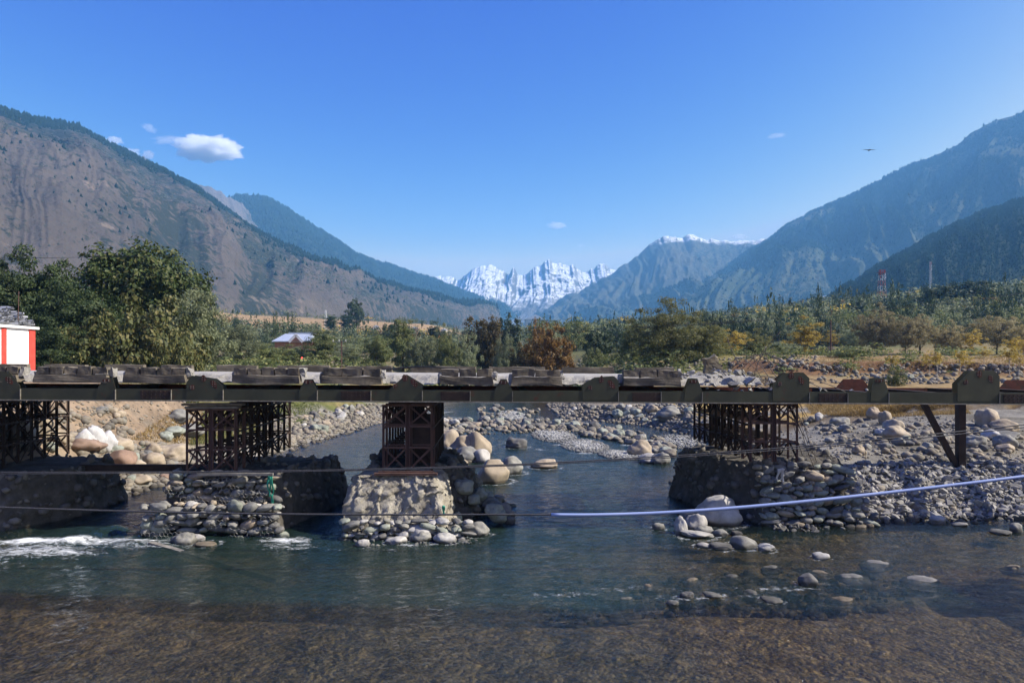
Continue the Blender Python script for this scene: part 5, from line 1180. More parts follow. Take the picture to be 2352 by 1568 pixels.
# birds
def bird(x, y, Y, span, bank, label, dive=0):
    b = empty('bird', (wx(x, Y), Y, wz(y, Y)), label, 'bird', 'birds over the valley', (0, bank, dive))
    mb = MB(); mb.tube([(0,-.5*span*.3,0),(0,-.3*span*.3,.01),(0,.2*span*.3,.0),(0,.6*span*.3,-.01)], [.01*span,.045*span,.04*span,.012*span], 7); bo = mb.build('body', M_black, b, smooth=True)
    for s_ in (-1, 1):
        V = []; 
        for i in range(6):
            t = i/5; x_ = s_*span*.5*t; c = span*(.13*(1-t*.75)); z_ = span*(.035*math.sin(t*2.4)); V += [(x_, -c*.55+span*.03*t, z_), (x_, c*.45-span*.02*t, z_-.006*span)]
        w_ = MB(); w_.add(V, [(2*i, 2*i+1, 2*i+3, 2*i+2) for i in range(5)]); o = w_.build('wing', M_black, b); sd = o.modifiers.new('thick', 'SOLIDIFY'); sd.thickness = .012*span; sd.offset = 0
    return b
bird(1997, 345, 90, 1.9, 0, 'dark bird gliding with level wings high at the upper right')
bird(2087, 447, 160, .9, .5, 'small dark bird banking in front of the right mountain')
bird(1967, 459, 170, .9, -.2, 'tiny dark bird just above the skyline of the right mountain')
# ------------------------------------------------------------------ trees
def leaf_quads(C, Nn, L, W, droop, g):
    """rhombic leaves at C, facing about Nn"""
    n = len(C); Nn = Nn/np.linalg.norm(Nn, axis=1)[:, None]
    a = g.normal(size=(n, 3)); a[:, 2] -= droop*2.2; a -= (a*Nn).sum(1)[:, None]*Nn; a /= np.linalg.norm(a, axis=1)[:, None]+1e-9
    b = np.cross(Nn, a)
    L = L[:, None]; W = W[:, None]
    V = np.stack([C-a*L*.5, C+b*W*.5+a*L*.05+Nn*L*.07, C+a*L*.5, C-b*W*.5+a*L*.05+Nn*L*.07], 1)
    return V
def crown_points(seed, env, nclump, rc, nleaf, uneven=.25, shell=2.4, flat=.75, parts=None):
    g = np.random.default_rng(seed); out_c, out_n, cl = [], [], []
    env = env if isinstance(env, list) else [env]
    vol = np.array([e[3]*e[4]*e[5] for e in env])**.75; vol /= vol.sum()
    for e, f in zip(env, vol):
        k = max(3, int(nclump*f)); d = g.normal(size=(k, 3)); d /= np.linalg.norm(d, axis=1)[:, None]
        rad = g.random(k)**(1/shell)*(1+uneven*1.6*fbm(d[:,0]*2.1, d[:,1]*2.1, d[:,2]*2.1, 3, seed*3+11))
        c = np.array(e[:3])+d*rad[:, None]*np.array(e[3:6]); cl.append(c)
        for q in range(k):
            m = int(nleaf*g.uniform(.6, 1.35)); r_ = rc*g.uniform(.65, 1.3)
            o = g.normal(size=(m, 3)); o /= np.linalg.norm(o, axis=1)[:, None]; o *= (g.random(m)**.5)[:, None]*r_; o[:, 2] *= flat
            out_c.append(c[q]+o); out_n.append(o/r_*1.3+d[q]*.5+g.normal(size=(m, 3))*.55+np.array([0, 0, .35]))
    return np.concatenate(out_c), np.concatenate(out_n), np.concatenate(cl), g
def crown_mesh(name, seed, env, nclump, rc, nleaf, ls, lw, mat, droop=0, **kw):
    C, Nn, cl, g = crown_points(seed, env, nclump, rc, nleaf, **kw); n = len(C)
    V = leaf_quads(C, Nn, ls*(.6+.8*g.random(n)), lw*(.6+.8*g.random(n)), droop, g)
    return mesh_np(name, V, np.arange(n*4).reshape(n, 4), mat, False), cl
def trunk_mesh(name, h, r, cl, mat, seed, nlimb=12, fork=.35, multi=1, lean=0):
    g = random.Random(seed); mb = MB()
    for s_ in range(multi):
        ox = 0 if multi == 1 else g.uniform(-.5, .5); oy = 0 if multi == 1 else g.uniform(-.4, .4)
        pts = [(ox+lean*t*t*h+.04*h*math.sin(t*4+seed+s_)*t, oy+.03*h*math.sin(t*5+seed*2+s_)*t, -.3+t*(h+.3)) for t in np.linspace(0, 1, 9)]
        mb.tube(pts, [r*(1.25 if i == 0 else 1)*(1-.82*i/8) for i in range(9)], 7)
    L = list(range(len(cl))); g.shuffle(L)
    for q in L[:nlimb]:
        c = cl[q]; t0 = min(.92, max(fork, (c[2]/h)*.62)); k = t0*8; i = int(k)
        p0 = Vector(pts[i]).lerp(Vector(pts[min(8, i+1)]), k-i); p1 = Vector(c); mid = p0.lerp(p1, .5)+Vector((0, 0, -.08*h*g.random())); 
        mb.tube([p0, p0.lerp(mid, .6)+Vector((g.uniform(-.1,.1), g.uniform(-.1,.1), 0)), mid, p1], [r*.42, r*.3, r*.22, r*.06], 5, False)
    bm = bmesh.new(); m0 = bpy.data.meshes.new(name); m0.from_pydata(mb.V, [], mb.F); bm.from_mesh(m0); bpy.data.meshes.remove(m0)
    return mesh_bm(name, bm, mat, True)
ML = {
 'walnut': leafmat('leaf_walnut', (0.027,0.046,0.011), (0.057,0.084,0.019), (0.115,0.115,0.034), .25, .15),
 'locust': leafmat('leaf_locust', (.022,.040,.014), (.045,.072,.022), (.085,.110,.034), .35, .15),
 'plane': leafmat('leaf_plane', (0.057,0.070,0.022), (0.115,0.128,0.038), (0.216,0.182,0.061), .3, .15),
 'willow': leafmat('leaf_willow', (.140,.165,.088), (.22,.25,.135), (.32,.33,.18), .48, .22),
 'poplar': leafmat('leaf_poplar', (00.071,00.102,00.036), (00.152,00.181,00.061), (00.264,00.254,00.091), .4, .25),
 'russet': leafmat('leaf_russet', (.095,.052,.012), (.20,.108,.024), (.30,.170,.042), .4, .22),
 'yellow': leafmat('leaf_yellow', (0.270,0.196,0.034), (0.459,0.338,0.061), (0.621,0.486,0.108), .4, .2),
 'olive': leafmat('leaf_olive', (00.203,00.173,00.081), (00.324,00.273,00.121), (00.426,00.354,00.173), .4, .25),
 'gold_green': leafmat('leaf_gold_green', (.105,.115,.038), (.18,.185,.062), (.27,.245,.09), .5, .2),
 'brown': leafmat('leaf_brown', (.060,.052,.016), (.11,.085,.026), (.18,.125,.040), .35, .2),
 'drygrass': leafmat('dry_grass_blades', (.22,.15,.05), (.32,.215,.08), (.42,.30,.12), .3, .0),
 'dark': leafmat('leaf_dark', (0.022,0.038,0.014), (0.043,0.068,0.023), (0.074,0.097,0.032), .2, .2),
}
PRO = {}
def proto(kind):
    """(trunk mesh, crown mesh, height, width) for a kind of tree, several variants each"""
    if kind in PRO: return PRO[kind]
    S = hash_kind[kind]; out = []
    for s_ in range(S['n']):
        sd = S['seed']+s_*7; h = S['h']; w = S['w']; z0 = S.get('z0', .25)*h
        if 'env' in S: env = S['env'](random.Random(sd))
        else: env = (0, 0, (h+z0)/2, w*.5, w*.5, (h-z0)/2)
        cm, cl = crown_mesh('crown', sd, env, S['nc'], S['rc'], S['nl'], S['ls'], S['lw'], ML[S['mat']], S.get('droop', 0), uneven=S.get('un', .25), shell=S.get('sh', 2.4), flat=S.get('fl', .75))
        tm = trunk_mesh('trunk', h*S.get('th', .75), S['tr'], cl, S.get('bark', M_bark), sd, S.get('limb', 14), S.get('fork', .3), S.get('multi', 1))
        out.append((tm, cm, h, w))
    PRO[kind] = out; return out
hash_kind = {
 'walnut': dict(n=1, seed=11, h=10.5, w=10, z0=.16, nc=230, rc=1.0, nl=110, ls=.34, lw=.20, mat='walnut', tr=.35, un=.19, sh=3.0),
 'locust': dict(n=2, seed=31, h=10, w=7.5, z0=.05, nc=230, rc=.9, nl=120, ls=.26, lw=.12, mat='locust', tr=.26, un=.36, sh=2.0, fl=.5),
 'plane': dict(n=2, seed=51, h=5.6, w=9, z0=-.05, nc=170, rc=.75, nl=85, ls=.30, lw=.22, mat='plane', tr=.16, un=.35, sh=2.2, multi=3, fork=.1),
 'willow': dict(n=3, seed=71, h=7.2, w=6, z0=.02, nc=160, rc=.65, nl=105, ls=.24, lw=.11, mat='willow', tr=.15, un=.3, sh=2.2, droop=.5, multi=2),
 'shade_willow': dict(n=2, seed=91, h=7.4, w=5.5, z0=.0, nc=140, rc=.7, nl=100, ls=.26, lw=.12, mat='poplar', tr=.15, un=.34, sh=2.2, droop=.4, multi=2),
 'river_poplar': dict(n=2, seed=111, h=8.5, w=7.0, z0=-.06, nc=230, rc=.72, nl=90, ls=.20, lw=.12, mat='gold_green', tr=.14, un=.32, sh=2.0, multi=3, fork=.12, limb=26),
 'russet': dict(n=2, seed=131, h=7.6, w=8, z0=.0, nc=140, rc=.72, nl=100, ls=.27, lw=.19, mat='russet', tr=.2, un=.3, sh=2.4, multi=2),
 'brown': dict(n=2, seed=141, h=9, w=5.5, z0=.02, nc=130, rc=.75, nl=95, ls=.27, lw=.18, mat='brown', tr=.2, un=.3, sh=2.2, multi=2),
 'yellow': dict(n=2, seed=151, h=8, w=6, z0=.14, nc=85, rc=.55, nl=60, ls=.22, lw=.16, mat='yellow', tr=.12, un=.5, sh=1.6, limb=24),
 'sapling': dict(n=3, seed=171, h=4.2, w=2.4, z0=.38, nc=34, rc=.28, nl=34, ls=.13, lw=.10, mat='yellow', tr=.055, un=.5, sh=1.5, bark=M_palebark, limb=12, fork=.45, th=.9),
 'round_willow': dict(n=3, seed=191, h=8.2, w=7.6, z0=.17, nc=190, rc=.62, nl=100, ls=.22, lw=.11, mat='olive', tr=.15, un=.22, sh=2.3, limb=24, multi=2, fork=.2),
 'green_round': dict(n=2, seed=211, h=9, w=8.5, z0=.08, nc=130, rc=.8, nl=85, ls=.30, lw=.12, mat='willow', tr=.2, un=.25, sh=2.4),
 'dark_tree': dict(n=3, seed=231, h=12, w=8, z0=.14, nc=110, rc=.95, nl=80, ls=.42, lw=.28, mat='dark', tr=.25, un=.4, sh=2.3),
 'column_poplar': dict(n=2, seed=251, h=15, w=3.0, z0=.08, nc=80, rc=.75, nl=55, ls=.38, lw=.24, mat='dark', tr=.2, un=.3, sh=2.0),
 'bush': dict(n=3, seed=271, h=1.8, w=3.0, z0=-.3, nc=60, rc=.35, nl=60, ls=.16, lw=.06, mat='poplar', tr=.04, un=.4, sh=2, multi=3, fork=.05, th=.5),
 'dry_bush': dict(n=2, seed=291, h=1.2, w=2.0, z0=-.2, nc=46, rc=.28, nl=44, ls=.13, lw=.03, mat='olive', tr=.03, un=.4, sh=1.8, multi=3, fork=.05, th=.6, limb=20),
}
cnt = {}
NAMES = {'walnut':'walnut_tree','locust':'locust_tree','plane':'plane_tree','willow':'willow_tree','shade_willow':'willow_tree','river_poplar':'poplar_tree','russet':'russet_tree','brown':'russet_tree','yellow':'poplar_tree','sapling':'poplar_sapling','round_willow':'willow_tree','green_round':'willow_tree','dark_tree':'broadleaf_tree','column_poplar':'poplar_tree','bush':'bush','dry_bush':'bush'}
def tree(kind, x, top, width, Y, label, group=None, base=None, cat=None):
    """frame x, frame y of the top, frame width of the crown, distance"""
    X = wx(x, Y); Z = terr1(X, Y) if base is None else base; P = proto(kind); i = cnt.get(kind, 0); cnt[kind] = i+1
    tm, cm, h, w = P[i % len(P)]; hz_ = max(.3, wz(top, Y)-Z); s = hz_/h; sw = width/F*Y/w
    e = empty(NAMES[kind], (X, Y, Z-.05), label, cat or ('bush' if 'bush' in kind else 'tree'), group, (0, 0, i*2.1))
    sc = (sw, sw, s)
    put('trunk', tm, sc=(min(sw, s)*1.0, min(sw, s)*1.0, s) , parent=e); put('crown' if 'bush' not in kind else 'foliage', cm, sc=sc, parent=e)
    return e
# the grove on the left bank
tree('locust', 80, 553, 215, 50, 'tall feathery dark green tree behind the white hut', 'trees of the left grove')
tree('locust', -40, 580, 200, 48, 'yellowish feathery tree cut by the left edge', 'trees of the left grove')
tree('locust', 170, 625, 200, 47, 'shaded feathery tree between the hut and the round walnut', 'trees of the left grove')
tree('locust', 110, 735, 150, 42, 'low leafy tree right behind the hut corner', 'trees of the left grove')
tree('walnut', 322, 560, 285, 58, 'biggest round dark green tree of the left bank', 'trees of the left grove')
tree('plane', 330, 690, 250, 46, 'broad leafy plane tree in front of the big round tree', 'trees of the left grove')
tree('plane', 215, 745, 180, 44, 'lower leafy plane tree left of the broad one', 'trees of the left grove')
tree('plane', 410, 770, 110, 43, 'small leafy plane tree at the right foot of the grove', 'trees of the left grove')
tree('willow', 445, 672, 170, 54, 'grey green willow at the right end of the left grove', 'trees of the left grove')
tree('dark_tree', 467, 640, 52, 80, 'small dark round tree rising behind the grey green willow')
# the row along the far bank
for x, top, w, Y, k, lab in [
  (545,742,110,84,'willow','pale willow right of the left grove'),(600,790,84,88,'shade_willow','green willow second right of the left grove'),(648,793,84,96,'shade_willow','low green willow under the metal roof'),
  (690,795,62,100,'willow','small willow near the red lamp'),(738,762,86,98,'shade_willow','dark green willow left of the wooden power pole'),(800,790,74,96,'willow','low grey willow right of the wooden power pole'),
  (866,766,66,94,'shade_willow','narrow green willow standing free in the far row'),(922,738,72,100,'shade_willow','dark willow with a pointed top in the far row'),(974,768,80,98,'willow','rounded grey willow in the middle of the far row'),
  (1016,752,56,108,'river_poplar','yellow green poplar behind the row in mid valley'),(1030,772,50,96,'shade_willow','small green willow before the yellow green poplar'),(1070,768,66,98,'willow','silvery round willow left of the tall russet trees'),
  (1096,720,84,112,'brown','tall russet tree, left one of the joined pair'),(1130,726,62,110,'brown','tall russet tree, right one of the joined pair'),(1165,718,66,150,'dark_tree','dark olive tree behind the tall russet pair'),(1160,775,60,104,'willow','grey willow between the russet trees'),
  (1238,745,60,108,'russet','small russet tree behind the brightest one'),(1202,776,72,92,'brown','dark russet tree at the left flank of the brightest one'),(1262,752,124,88,'russet','brightest orange tree right of the valley middle'),
  (1366,752,52,120,'dark_tree','small dark tree standing on the stony mound'),(1392,757,40,122,'dark_tree','small dark tree at the right on the stony mound'),
  (1455,752,84,96,'shade_willow','dark tree left of the big poplar clump'),(1530,694,165,86,'river_poplar','biggest poplar clump right of the valley middle'),(1615,735,110,88,'river_poplar','loose poplar right of the biggest clump'),(1636,720,46,135,'dark_tree','dark small tree behind the loose poplar'),
  (1680,752,82,92,'yellow','yellowish poplar right of the loose one'),(1735,758,72,100,'river_poplar','thin greenish poplar left of the yellow tree'),(1790,782,70,105,'willow','low grey shrubby willow left of the yellow tree'),(1848,733,88,92,'yellow','yellow poplar standing alone in mid right'),
  (2012,704,108,135,'round_willow','largest round willow of the right row'),(2075,722,92,132,'round_willow','brownish round willow beside the largest one'),(2112,724,74,138,'round_willow','round willow right of the brownish one'),(2178,740,84,132,'round_willow','round willow standing free in the right row'),
  (2285,722,120,134,'round_willow','wide pale willow near the right end of the row'),(2232,752,60,130,'yellow','yellowish thin tree between two round willows'),(2350,748,80,128,'round_willow','willow at the right edge of the row'),(1960,752,70,150,'willow','grey willow left of the largest round one'),(1915,762,60,155,'yellow','small yellowing tree behind the right power pole'),
  (2165,655,110,260,'dark_tree','big dark tree above the right row, left one of three'),(2225,640,120,265,'dark_tree','big dark tree above the right row, middle one of three'),(2290,668,110,262,'dark_tree','big dark tree above the right row, right one of three'),(2335,690,80,230,'dark_tree','dark tree at the right edge above the row'),
  (2188,696,150,200,'green_round','wide light green tree below the big dark ones'),(2060,690,90,230,'dark_tree','dark tree just right of the red and white mast'),(1975,690,80,240,'dark_tree','dark tree left of the red and white mast'),(2155,655,22,280,'column_poplar','slim dark poplar left of the three big dark trees'),(2130,645,20,285,'column_poplar','slim dark poplar beside the thin mast'),
  (795,712,30,330,'column_poplar','slim dark poplar pair on the brown field, left one'),(818,682,40,340,'dark_tree','dark tree on the crest of the brown field'),(900,735,50,190,'dark_tree','dark tree behind the far row near mid valley'),(925,745,40,185,'dark_tree','lower dark tree behind the far row'),(760,715,26,300,'column_poplar','slim poplar at the left of the brown field'),(1000,738,34,220,'column_poplar','dark poplar behind the rounded grey willow'),
  (2340,770,60,90,'yellow','yellow tree at the right edge'),(1430,792,60,110,'bush','dark bush on the stony mound'),(1365,795,70,112,'bush','green bush below the small dark trees on the mound')]:
    tree(k, x, top, w, Y, lab, 'trees of the valley floor')
for x, top, w, Y, lab in [(2050,808,40,70,'leftmost yellow sapling, beside the small round bush'),(2135,803,46,72,'yellow sapling right of the mossy stones'),(2152,800,36,71,'yellow sapling close beside the one by the mossy stones'),(2205,797,44,74,'yellow sapling left of the big gusset plate'),(2218,808,36,73,'small yellow sapling touching the big gusset plate'),(2260,798,54,76,'bright yellow sapling above the big gusset plate'),(2318,790,50,72,'tall yellow sapling right of the big gusset plate'),(2340,796,40,70,'yellow sapling second from the right edge'),(2352,776,44,74,'yellow sapling cut by the right edge'),(1975,804,22,105,'thin leafy sapling right of the dark bush')]:
    tree('sapling', x, top, w, Y, lab, 'yellow saplings on the right bank')
for x, top, w, Y, k, lab in [(1948,800,100,84,'bush','dark broad bush on the red scarp'),(2058,836,48,64,'bush','small round bush among the stones by the leftmost sapling'),(2180,938,50,47,'bush','green weed clump on the dry grass under the girder'),(300,962,76,36,'dry_bush','dry grey bush on the left bank behind the sacks'),(255,985,66,33,'dry_bush','dry straw bush behind the white sacks'),(350,956,70,37,'bush','green weeds beside the dry bush on the left bank'),(715,935,40,56,'dry_bush','reddish dry bush on the left river bank'),(285,915,90,38,'bush','dark bush in the shade under the deck'),(1820,805,50,100,'bush','low bush left of the right power pole'),(2240,818,90,84,'dry_bush','dry bush behind the yellow saplings'),(2300,822,80,86,'dry_bush','dry bush near the right edge behind the saplings')]:
    tree(k, x, top, w, Y, lab, 'bushes on the banks')
# undergrowth along the foot of the row
def low_crowns(name, pts, H_, W_, mat, nq, seed, aspect=1.0, ls=.5, kind='stuff'):
    g = np.random.default_rng(seed); n = len(pts); Vs = []
    for v in range(6):
        C, Nn, cl, g2 = crown_points(seed+v, (0, 0, .55, .5, .5, .47), max(6, nq//9), .17, 9, .35, 2.4, .8)
        Vs.append(leaf_quads(C, Nn, ls*(.14+.16*g2.random(len(C))), ls*(.12+.12*g2.random(len(C))), 0, g2).reshape(-1, 3))
    out, q = [], g.integers(0, 6, n)
    for v in range(6):
        I = np.where(q == v)[0]; a = g.random(len(I))*6.28
        W = Vs[v][None].repeat(len(I), 0); x, y = W[..., 0]*np.cos(a)[:, None]-W[..., 1]*np.sin(a)[:, None], W[..., 0]*np.sin(a)[:, None]+W[..., 1]*np.cos(a)[:, None]
        W = np.stack([x*W_[I][:, None], y*W_[I][:, None], W[..., 2]*H_[I][:, None]], -1)+pts[I][:, None]; out.append(W.reshape(-1, 3))
    V = np.concatenate(out); m = len(V)//4
    return tag(put(name, mesh_np(name, V, np.arange(m*4).reshape(m, 4), mat, False)), kind=kind)
g = np.random.default_rng(61)
X = np.concatenate([g.uniform(-48, 34, 300), g.uniform(15, 75, 120), g.uniform(-40,-16,50), g.uniform(7, 50, 190)]); Y = np.concatenate([g.uniform(80, 125, 300), g.uniform(100, 150, 120), g.uniform(52, 80, 50), g.uniform(74, 128, 190)])
k = river_d(X, Y) > 2; X, Y = X[k], Y[k]
low_crowns('undergrowth', np.column_stack([X, Y, terr(X, Y)-.3]), g.uniform(.7, 2.4, len(X)), g.uniform(1.5, 4.5, len(X)), ML['poplar'], 110, 62)
# trees of the valley sides: the largest as things, the rest as one mass
def valley(n, seed):
    g = np.random.default_rng(seed); Y = np.exp(g.uniform(np.log(168), np.log(1550), n)); X = g.uniform(-.80, .80, n)*Y
    Z = terr(X, Y); d = fbm(X*.012, Y*.008, 0, 3, 88)
    field = (Y > 400) & (Y < 515) & (X < -25) & (X > -270*Y/450)
    keep = (np.abs(X+.02*Y) > 12) & ~(field & (g.random(n) < .97)) & (g.random(n) < np.clip(.75+1.2*d, .25, 1))
    return X[keep], Y[keep], Z[keep], g
X, Y, Z, g = valley(7600, 401)
side = np.where(X < 0, 0, 1)
big = np.argsort(Y)[:215]; mask = np.ones(len(X), bool); mask[big] = False
FP = {}
for kd, (ml, asp) in {'round': ('poplar', 1), 'grey': ('willow', 1), 'column': ('dark', .25), 'dark': ('dark', .8), 'rust': ('russet', .9), 'gold': ('yellow', .8)}.items():
    for v in range(3):
        C, Nn, cl, g2 = crown_points(700+v*5+len(kd), (0, 0, .55, .5, .5, .47), 60, .15, 24, .30, 2.4, .8)
        V = leaf_quads(C, Nn, .035+.035*g2.random(len(C)), .028+.025*g2.random(len(C)), 0, g2)
        FP[kd, v] = mesh_np('far_tree', V, np.arange(len(C)*4).reshape(-1, 4), ML[ml], False)
LAB = {'round': 'rounded green tree', 'grey': 'grey green tree', 'column': 'slim dark poplar', 'dark': 'dark green tree', 'rust': 'rusty brown tree', 'gold': 'yellow tree'}
BINS = [(560,'behind the left grove'),(720,'near the long tin roofed house'),(950,'below the brown field'),(1150,'behind the tall russet pair'),(1320,'behind the brightest orange tree'),(1450,'by the stony mound'),(1700,'behind the biggest poplar clump'),(1900,'behind the lone yellow poplar'),(2080,'around the red and white mast'),(2250,'near the three big dark trees'),(9999,'by the right edge')]
mb = MB(); mb.tube([(0,0,-.05),(.004,0,.3),(0,.004,.6)], [.024,.018,.01], 5, False); tk = mb.build('trunk', M_bark, smooth=True); far_trunk = tk.data; bpy.data.objects.remove(tk)
fcl = {}
for q, i in enumerate(big):
    kd = random.choices(['round','grey','column','dark','rust','gold'], [.34,.28,.14,.18,.03,.03])[0]; h_ = random.uniform(3.4, 6.4)*(1.45 if X[i] > 0 else 1)*(1.6 if kd == 'column' else 1); w_ = h_*(.26 if kd == 'column' else random.uniform(.75, 1.15))
    px_ = CX+F*X[i]/Y[i]; wh = [b_ for a_, b_ in BINS if px_ < a_][0]; dist = 'low' if Y[i] < 195 else 'further up' if Y[i] < 240 else 'high up'
    o = empty('valley_tree', (X[i], Y[i], Z[i]-.3), 'x', 'tree', 'trees of the valley sides', (0, 0, q*1.7)); put('crown', FP[kd, q % 3], sc=(w_, w_, h_), parent=o); put('trunk', far_trunk, sc=(h_, h_, h_), parent=o)
    fcl.setdefault(f'{LAB[kd]} {dist} {wh}', []).append((px_, o))
for lb, M in fcl.items():
    M.sort(key=lambda t: t[0])
    for k, (x, o) in enumerate(M): o['label'] = lb + ((', '+ORD[k].replace(' from the left', ' from left') if k < 8 else ', towards the right') if len(M) > 1 else '')
X, Y, Z = X[mask], Y[mask], Z[mask]; u = g.random(len(X))
for nm, lo, hi, ml, asp in (('valley_woods', 0, .34, 'poplar', 1), ('valley_woods', .34, .56, 'willow', 1), ('valley_woods', .56, .78, 'dark', .8), ('valley_woods', .78, .94, 'dark', .24), ('valley_woods', .94, .97, 'russet', .9), ('valley_woods', .97, 1.01, 'yellow', .8)):
    k = (u >= lo) & (u < hi); n = k.sum(); hh = g.uniform(2.8, 6.2, n)*np.where(X[k] > 0, 1.5, 1)*(1.6 if asp < .5 else 1)
    low_crowns(nm, np.column_stack([X[k], Y[k], Z[k]-.4]), hh, hh*asp*g.uniform(.85, 1.5, n), ML[ml], 70, 411+int(lo*100), ls=.55)
# grass on the two banks
def grass(name, polys, n, seed, mat, h):
    P = []
    for q, (poly, f) in enumerate(polys):
        X, Y, Z, g = scatter(poly, int(n*f), seed+q); k = river_d(X, Y) > 2.5; P.append(np.column_stack([X, Y, Z])[k])
    P = np.concatenate(P); n = len(P); C = np.repeat(P, 4, 0)+np.column_stack([g.normal(size=(n*4, 2))*.06, np.zeros(n*4)]); a = g.random(n*4)*6.28
    hh = h*(.4+g.random(n*4)); w = .012+.01*g.random(n*4); t = g.normal(size=(n*4, 2))*.4*hh[:, None]; dx = np.column_stack([np.cos(a)*w, np.sin(a)*w, np.zeros(n*4)])
    V = np.stack([C-dx, C+dx, C+np.column_stack([t, hh])], 1)
    tag(put(name, mesh_np(name, V, np.arange(n*12).reshape(-1, 3), mat, False)), kind='stuff')
grass('grass', [([(470,935),(740,928),(700,1000),(560,1040),(430,1030)], .55),([(1600,985),(1560,960),(1620,940)], .08)], 9000, 1600, ML['poplar'], .16)
grass('dry_grass', [([(1850,928),(2195,925),(2230,950),(2000,960),(1860,950)], .4),([(1880,820),(2352,812),(2352,862),(1880,850)], .4),([(400,940),(640,930),(560,1030),(300,1010)], .2)], 11000, 1650, ML['drygrass'], .13)

# ------------------------------------------------------------------ houses, masts, poles and wires
M_tin = noise_mat('tin_roof', [(.3,(.42,.47,.55)),(.7,(.55,.60,.68))], .6, 3, .4, 0, metallic=.3)
M_tinred = noise_mat('red_tin_roof', [(.3,(.30,.07,.055)),(.7,(.38,.11,.09))], .6, 3, .5, 0)
M_tingreen = noise_mat('teal_tin_roof', [(.3,(.18,.36,.34)),(.7,(.26,.44,.41))], .6, 3, .5, 0)
M_brick = noise_mat('brick_wall', [(.3,(.26,.13,.09)),(.7,(.36,.20,.14))], 3, 4, .9, 0)
M_plaster = noise_mat('pale_plaster', [(.3,(.50,.47,.42)),(.7,(.62,.59,.54))], .8, 4, .9, 0)
M_glass = noise_mat('dark_window', [(.3,(.02,.025,.03)),(.7,(.04,.05,.06))], 2, 2, .15, 0, spec=.5)
def house(x, y, w, label, wall=M_plaster, roof=M_tin, Y=None, rot=0, hf=.6, depth=.7):
    if Y is None: X, Y, Z = ray(x, y)
    else: X = wx(x, Y); Z = terr1(X, Y)
    W = w/F*Y; Hh = W*hf; D = W*depth; e = empty('house', (X, Y+D/2, Z-.5), label, 'house', 'houses on the valley sides', (0, 0, rot))
    mb = MB(); mb.box((0, 0, Hh*.5), (W*.9, D*.9, Hh)); mb.build('wall', wall, e)
    mb = MB(); mb.prism([(-W*.52, Hh), (W*.52, Hh), (0, Hh+W*.24)], -D*.52, D*.52); r_ = mb.build('roof', roof, e)
    for i in range(3):
        mb = MB(); mb.box((-W*.28+W*.28*i, -D*.452, Hh*.55), (W*.13, .04*W/5, Hh*.34)); mb.build('window', M_glass, e)
    return e
# the long tin-roofed house above the willows
Y0 = 135; X0 = wx(672, Y0); zb = wz(806, Y0); e = empty('house', (X0, Y0, zb), 'long house with a pale blue tin roof and small brick gable above the willows', 'house', 'houses on the valley sides')
mb = MB(); mb.box((0, 3.2, .9), (7.4, 5.4, 1.8)); mb.build('wall', M_brick, e)
zr_ = wz(782, Y0)-zb; zt = wz(765, Y0)-zb
mb = MB(); mb.add([(-4.0,-.4,zr_-.1),(3.6,-.4,zr_-.1),(3.2,2.8,zt),(-2.4,2.8,zt),(-4.0,-.4,zr_-.25),(3.6,-.4,zr_-.25),(3.2,6,zr_-.2),(-2.4,6,zr_-.2)], [(0,1,2,3),(4,5,1,0),(3,2,6,7),(1,5,6,2),(0,3,7,4)]); mb.build('roof', M_tin, e)
mb = MB(); mb.box((1.0, 3.4, zt+.12), (5.4, 1.4, .35)); mb.build('ridge_cap', M_tin, e)
mb = MB(); mb.prism([(-.1,zr_-.2),(2.0,zr_-.2),(.95,zr_+1.0)], -1.0, -.8); mb.build('gable', M_brick, e)
mb = MB(); mb.bar((-.4,-1.0,zr_-.3), (.95,-1.0,zr_+1.12), .1, .5); mb.bar((2.3,-1.0,zr_-.3), (.95,-1.0,zr_+1.12), .1, .5); mb.build('barge_board', M_white, e)
for x, y, w, lab, wl_, rf_ in [(1220,722,15,'red roofed house on the skyline of the middle valley',M_brick,M_tinred),(1194,732,20,'pale house with a green roof below the red roofed one',M_plaster,M_tingreen),(1228,745,48,'long low white building in the middle valley',M_plaster,M_tin),(863,757,15,'small white roofed house behind the left willows',M_plaster,M_tin),
    (952,762,17,'grey roofed house behind the pointed willow',M_brick,M_tin),(1020,764,13,'small pale house left of the yellow green poplar',M_plaster,M_tin),(762,752,15,'white walled house left of the brown field foot',M_plaster,M_tin),(938,722,12,'gabled house at the right end of the brown field',M_plaster,M_tin),(880,707,12,'white house above the brown field',M_plaster,M_tin),(849,708,9,'tiny white house above the brown field',M_plaster,M_tin),
    (985,706,10,'tiny house at the foot of the forest slope',M_plaster,M_tin),(791,694,12,'house with a pale roof at the foot of the bare slope',M_plaster,M_tin),(750,688,9,'leftmost tiny house at the foot of the bare slope',M_plaster,M_tin),(1897,680,20,'white roofed house on the crest of the right woods',M_brick,M_tin),(1966,676,8,'tiny white house right of the one on the crest',M_plaster,M_tin),(2253,752,22,'house with a teal roof behind the right willows',M_plaster,M_tingreen),(2285,618,9,'tiny white roof high on the right slope',M_plaster,M_tin),(2223,630,8,'tiny pale house on the right slope',M_plaster,M_tin)]:
    house(x, y, w, lab, wl_, rf_, rot=random.uniform(-.4, .4))
M_mastred = noise_mat('mast_red', [(.3,(.30,.035,.03)),(.7,(.38,.05,.04))], 2, 2, .6, 0)
M_mastwhite = noise_mat('mast_white', [(.3,(.6,.6,.6)),(.7,(.72,.72,.72))], 2, 2, .6, 0)
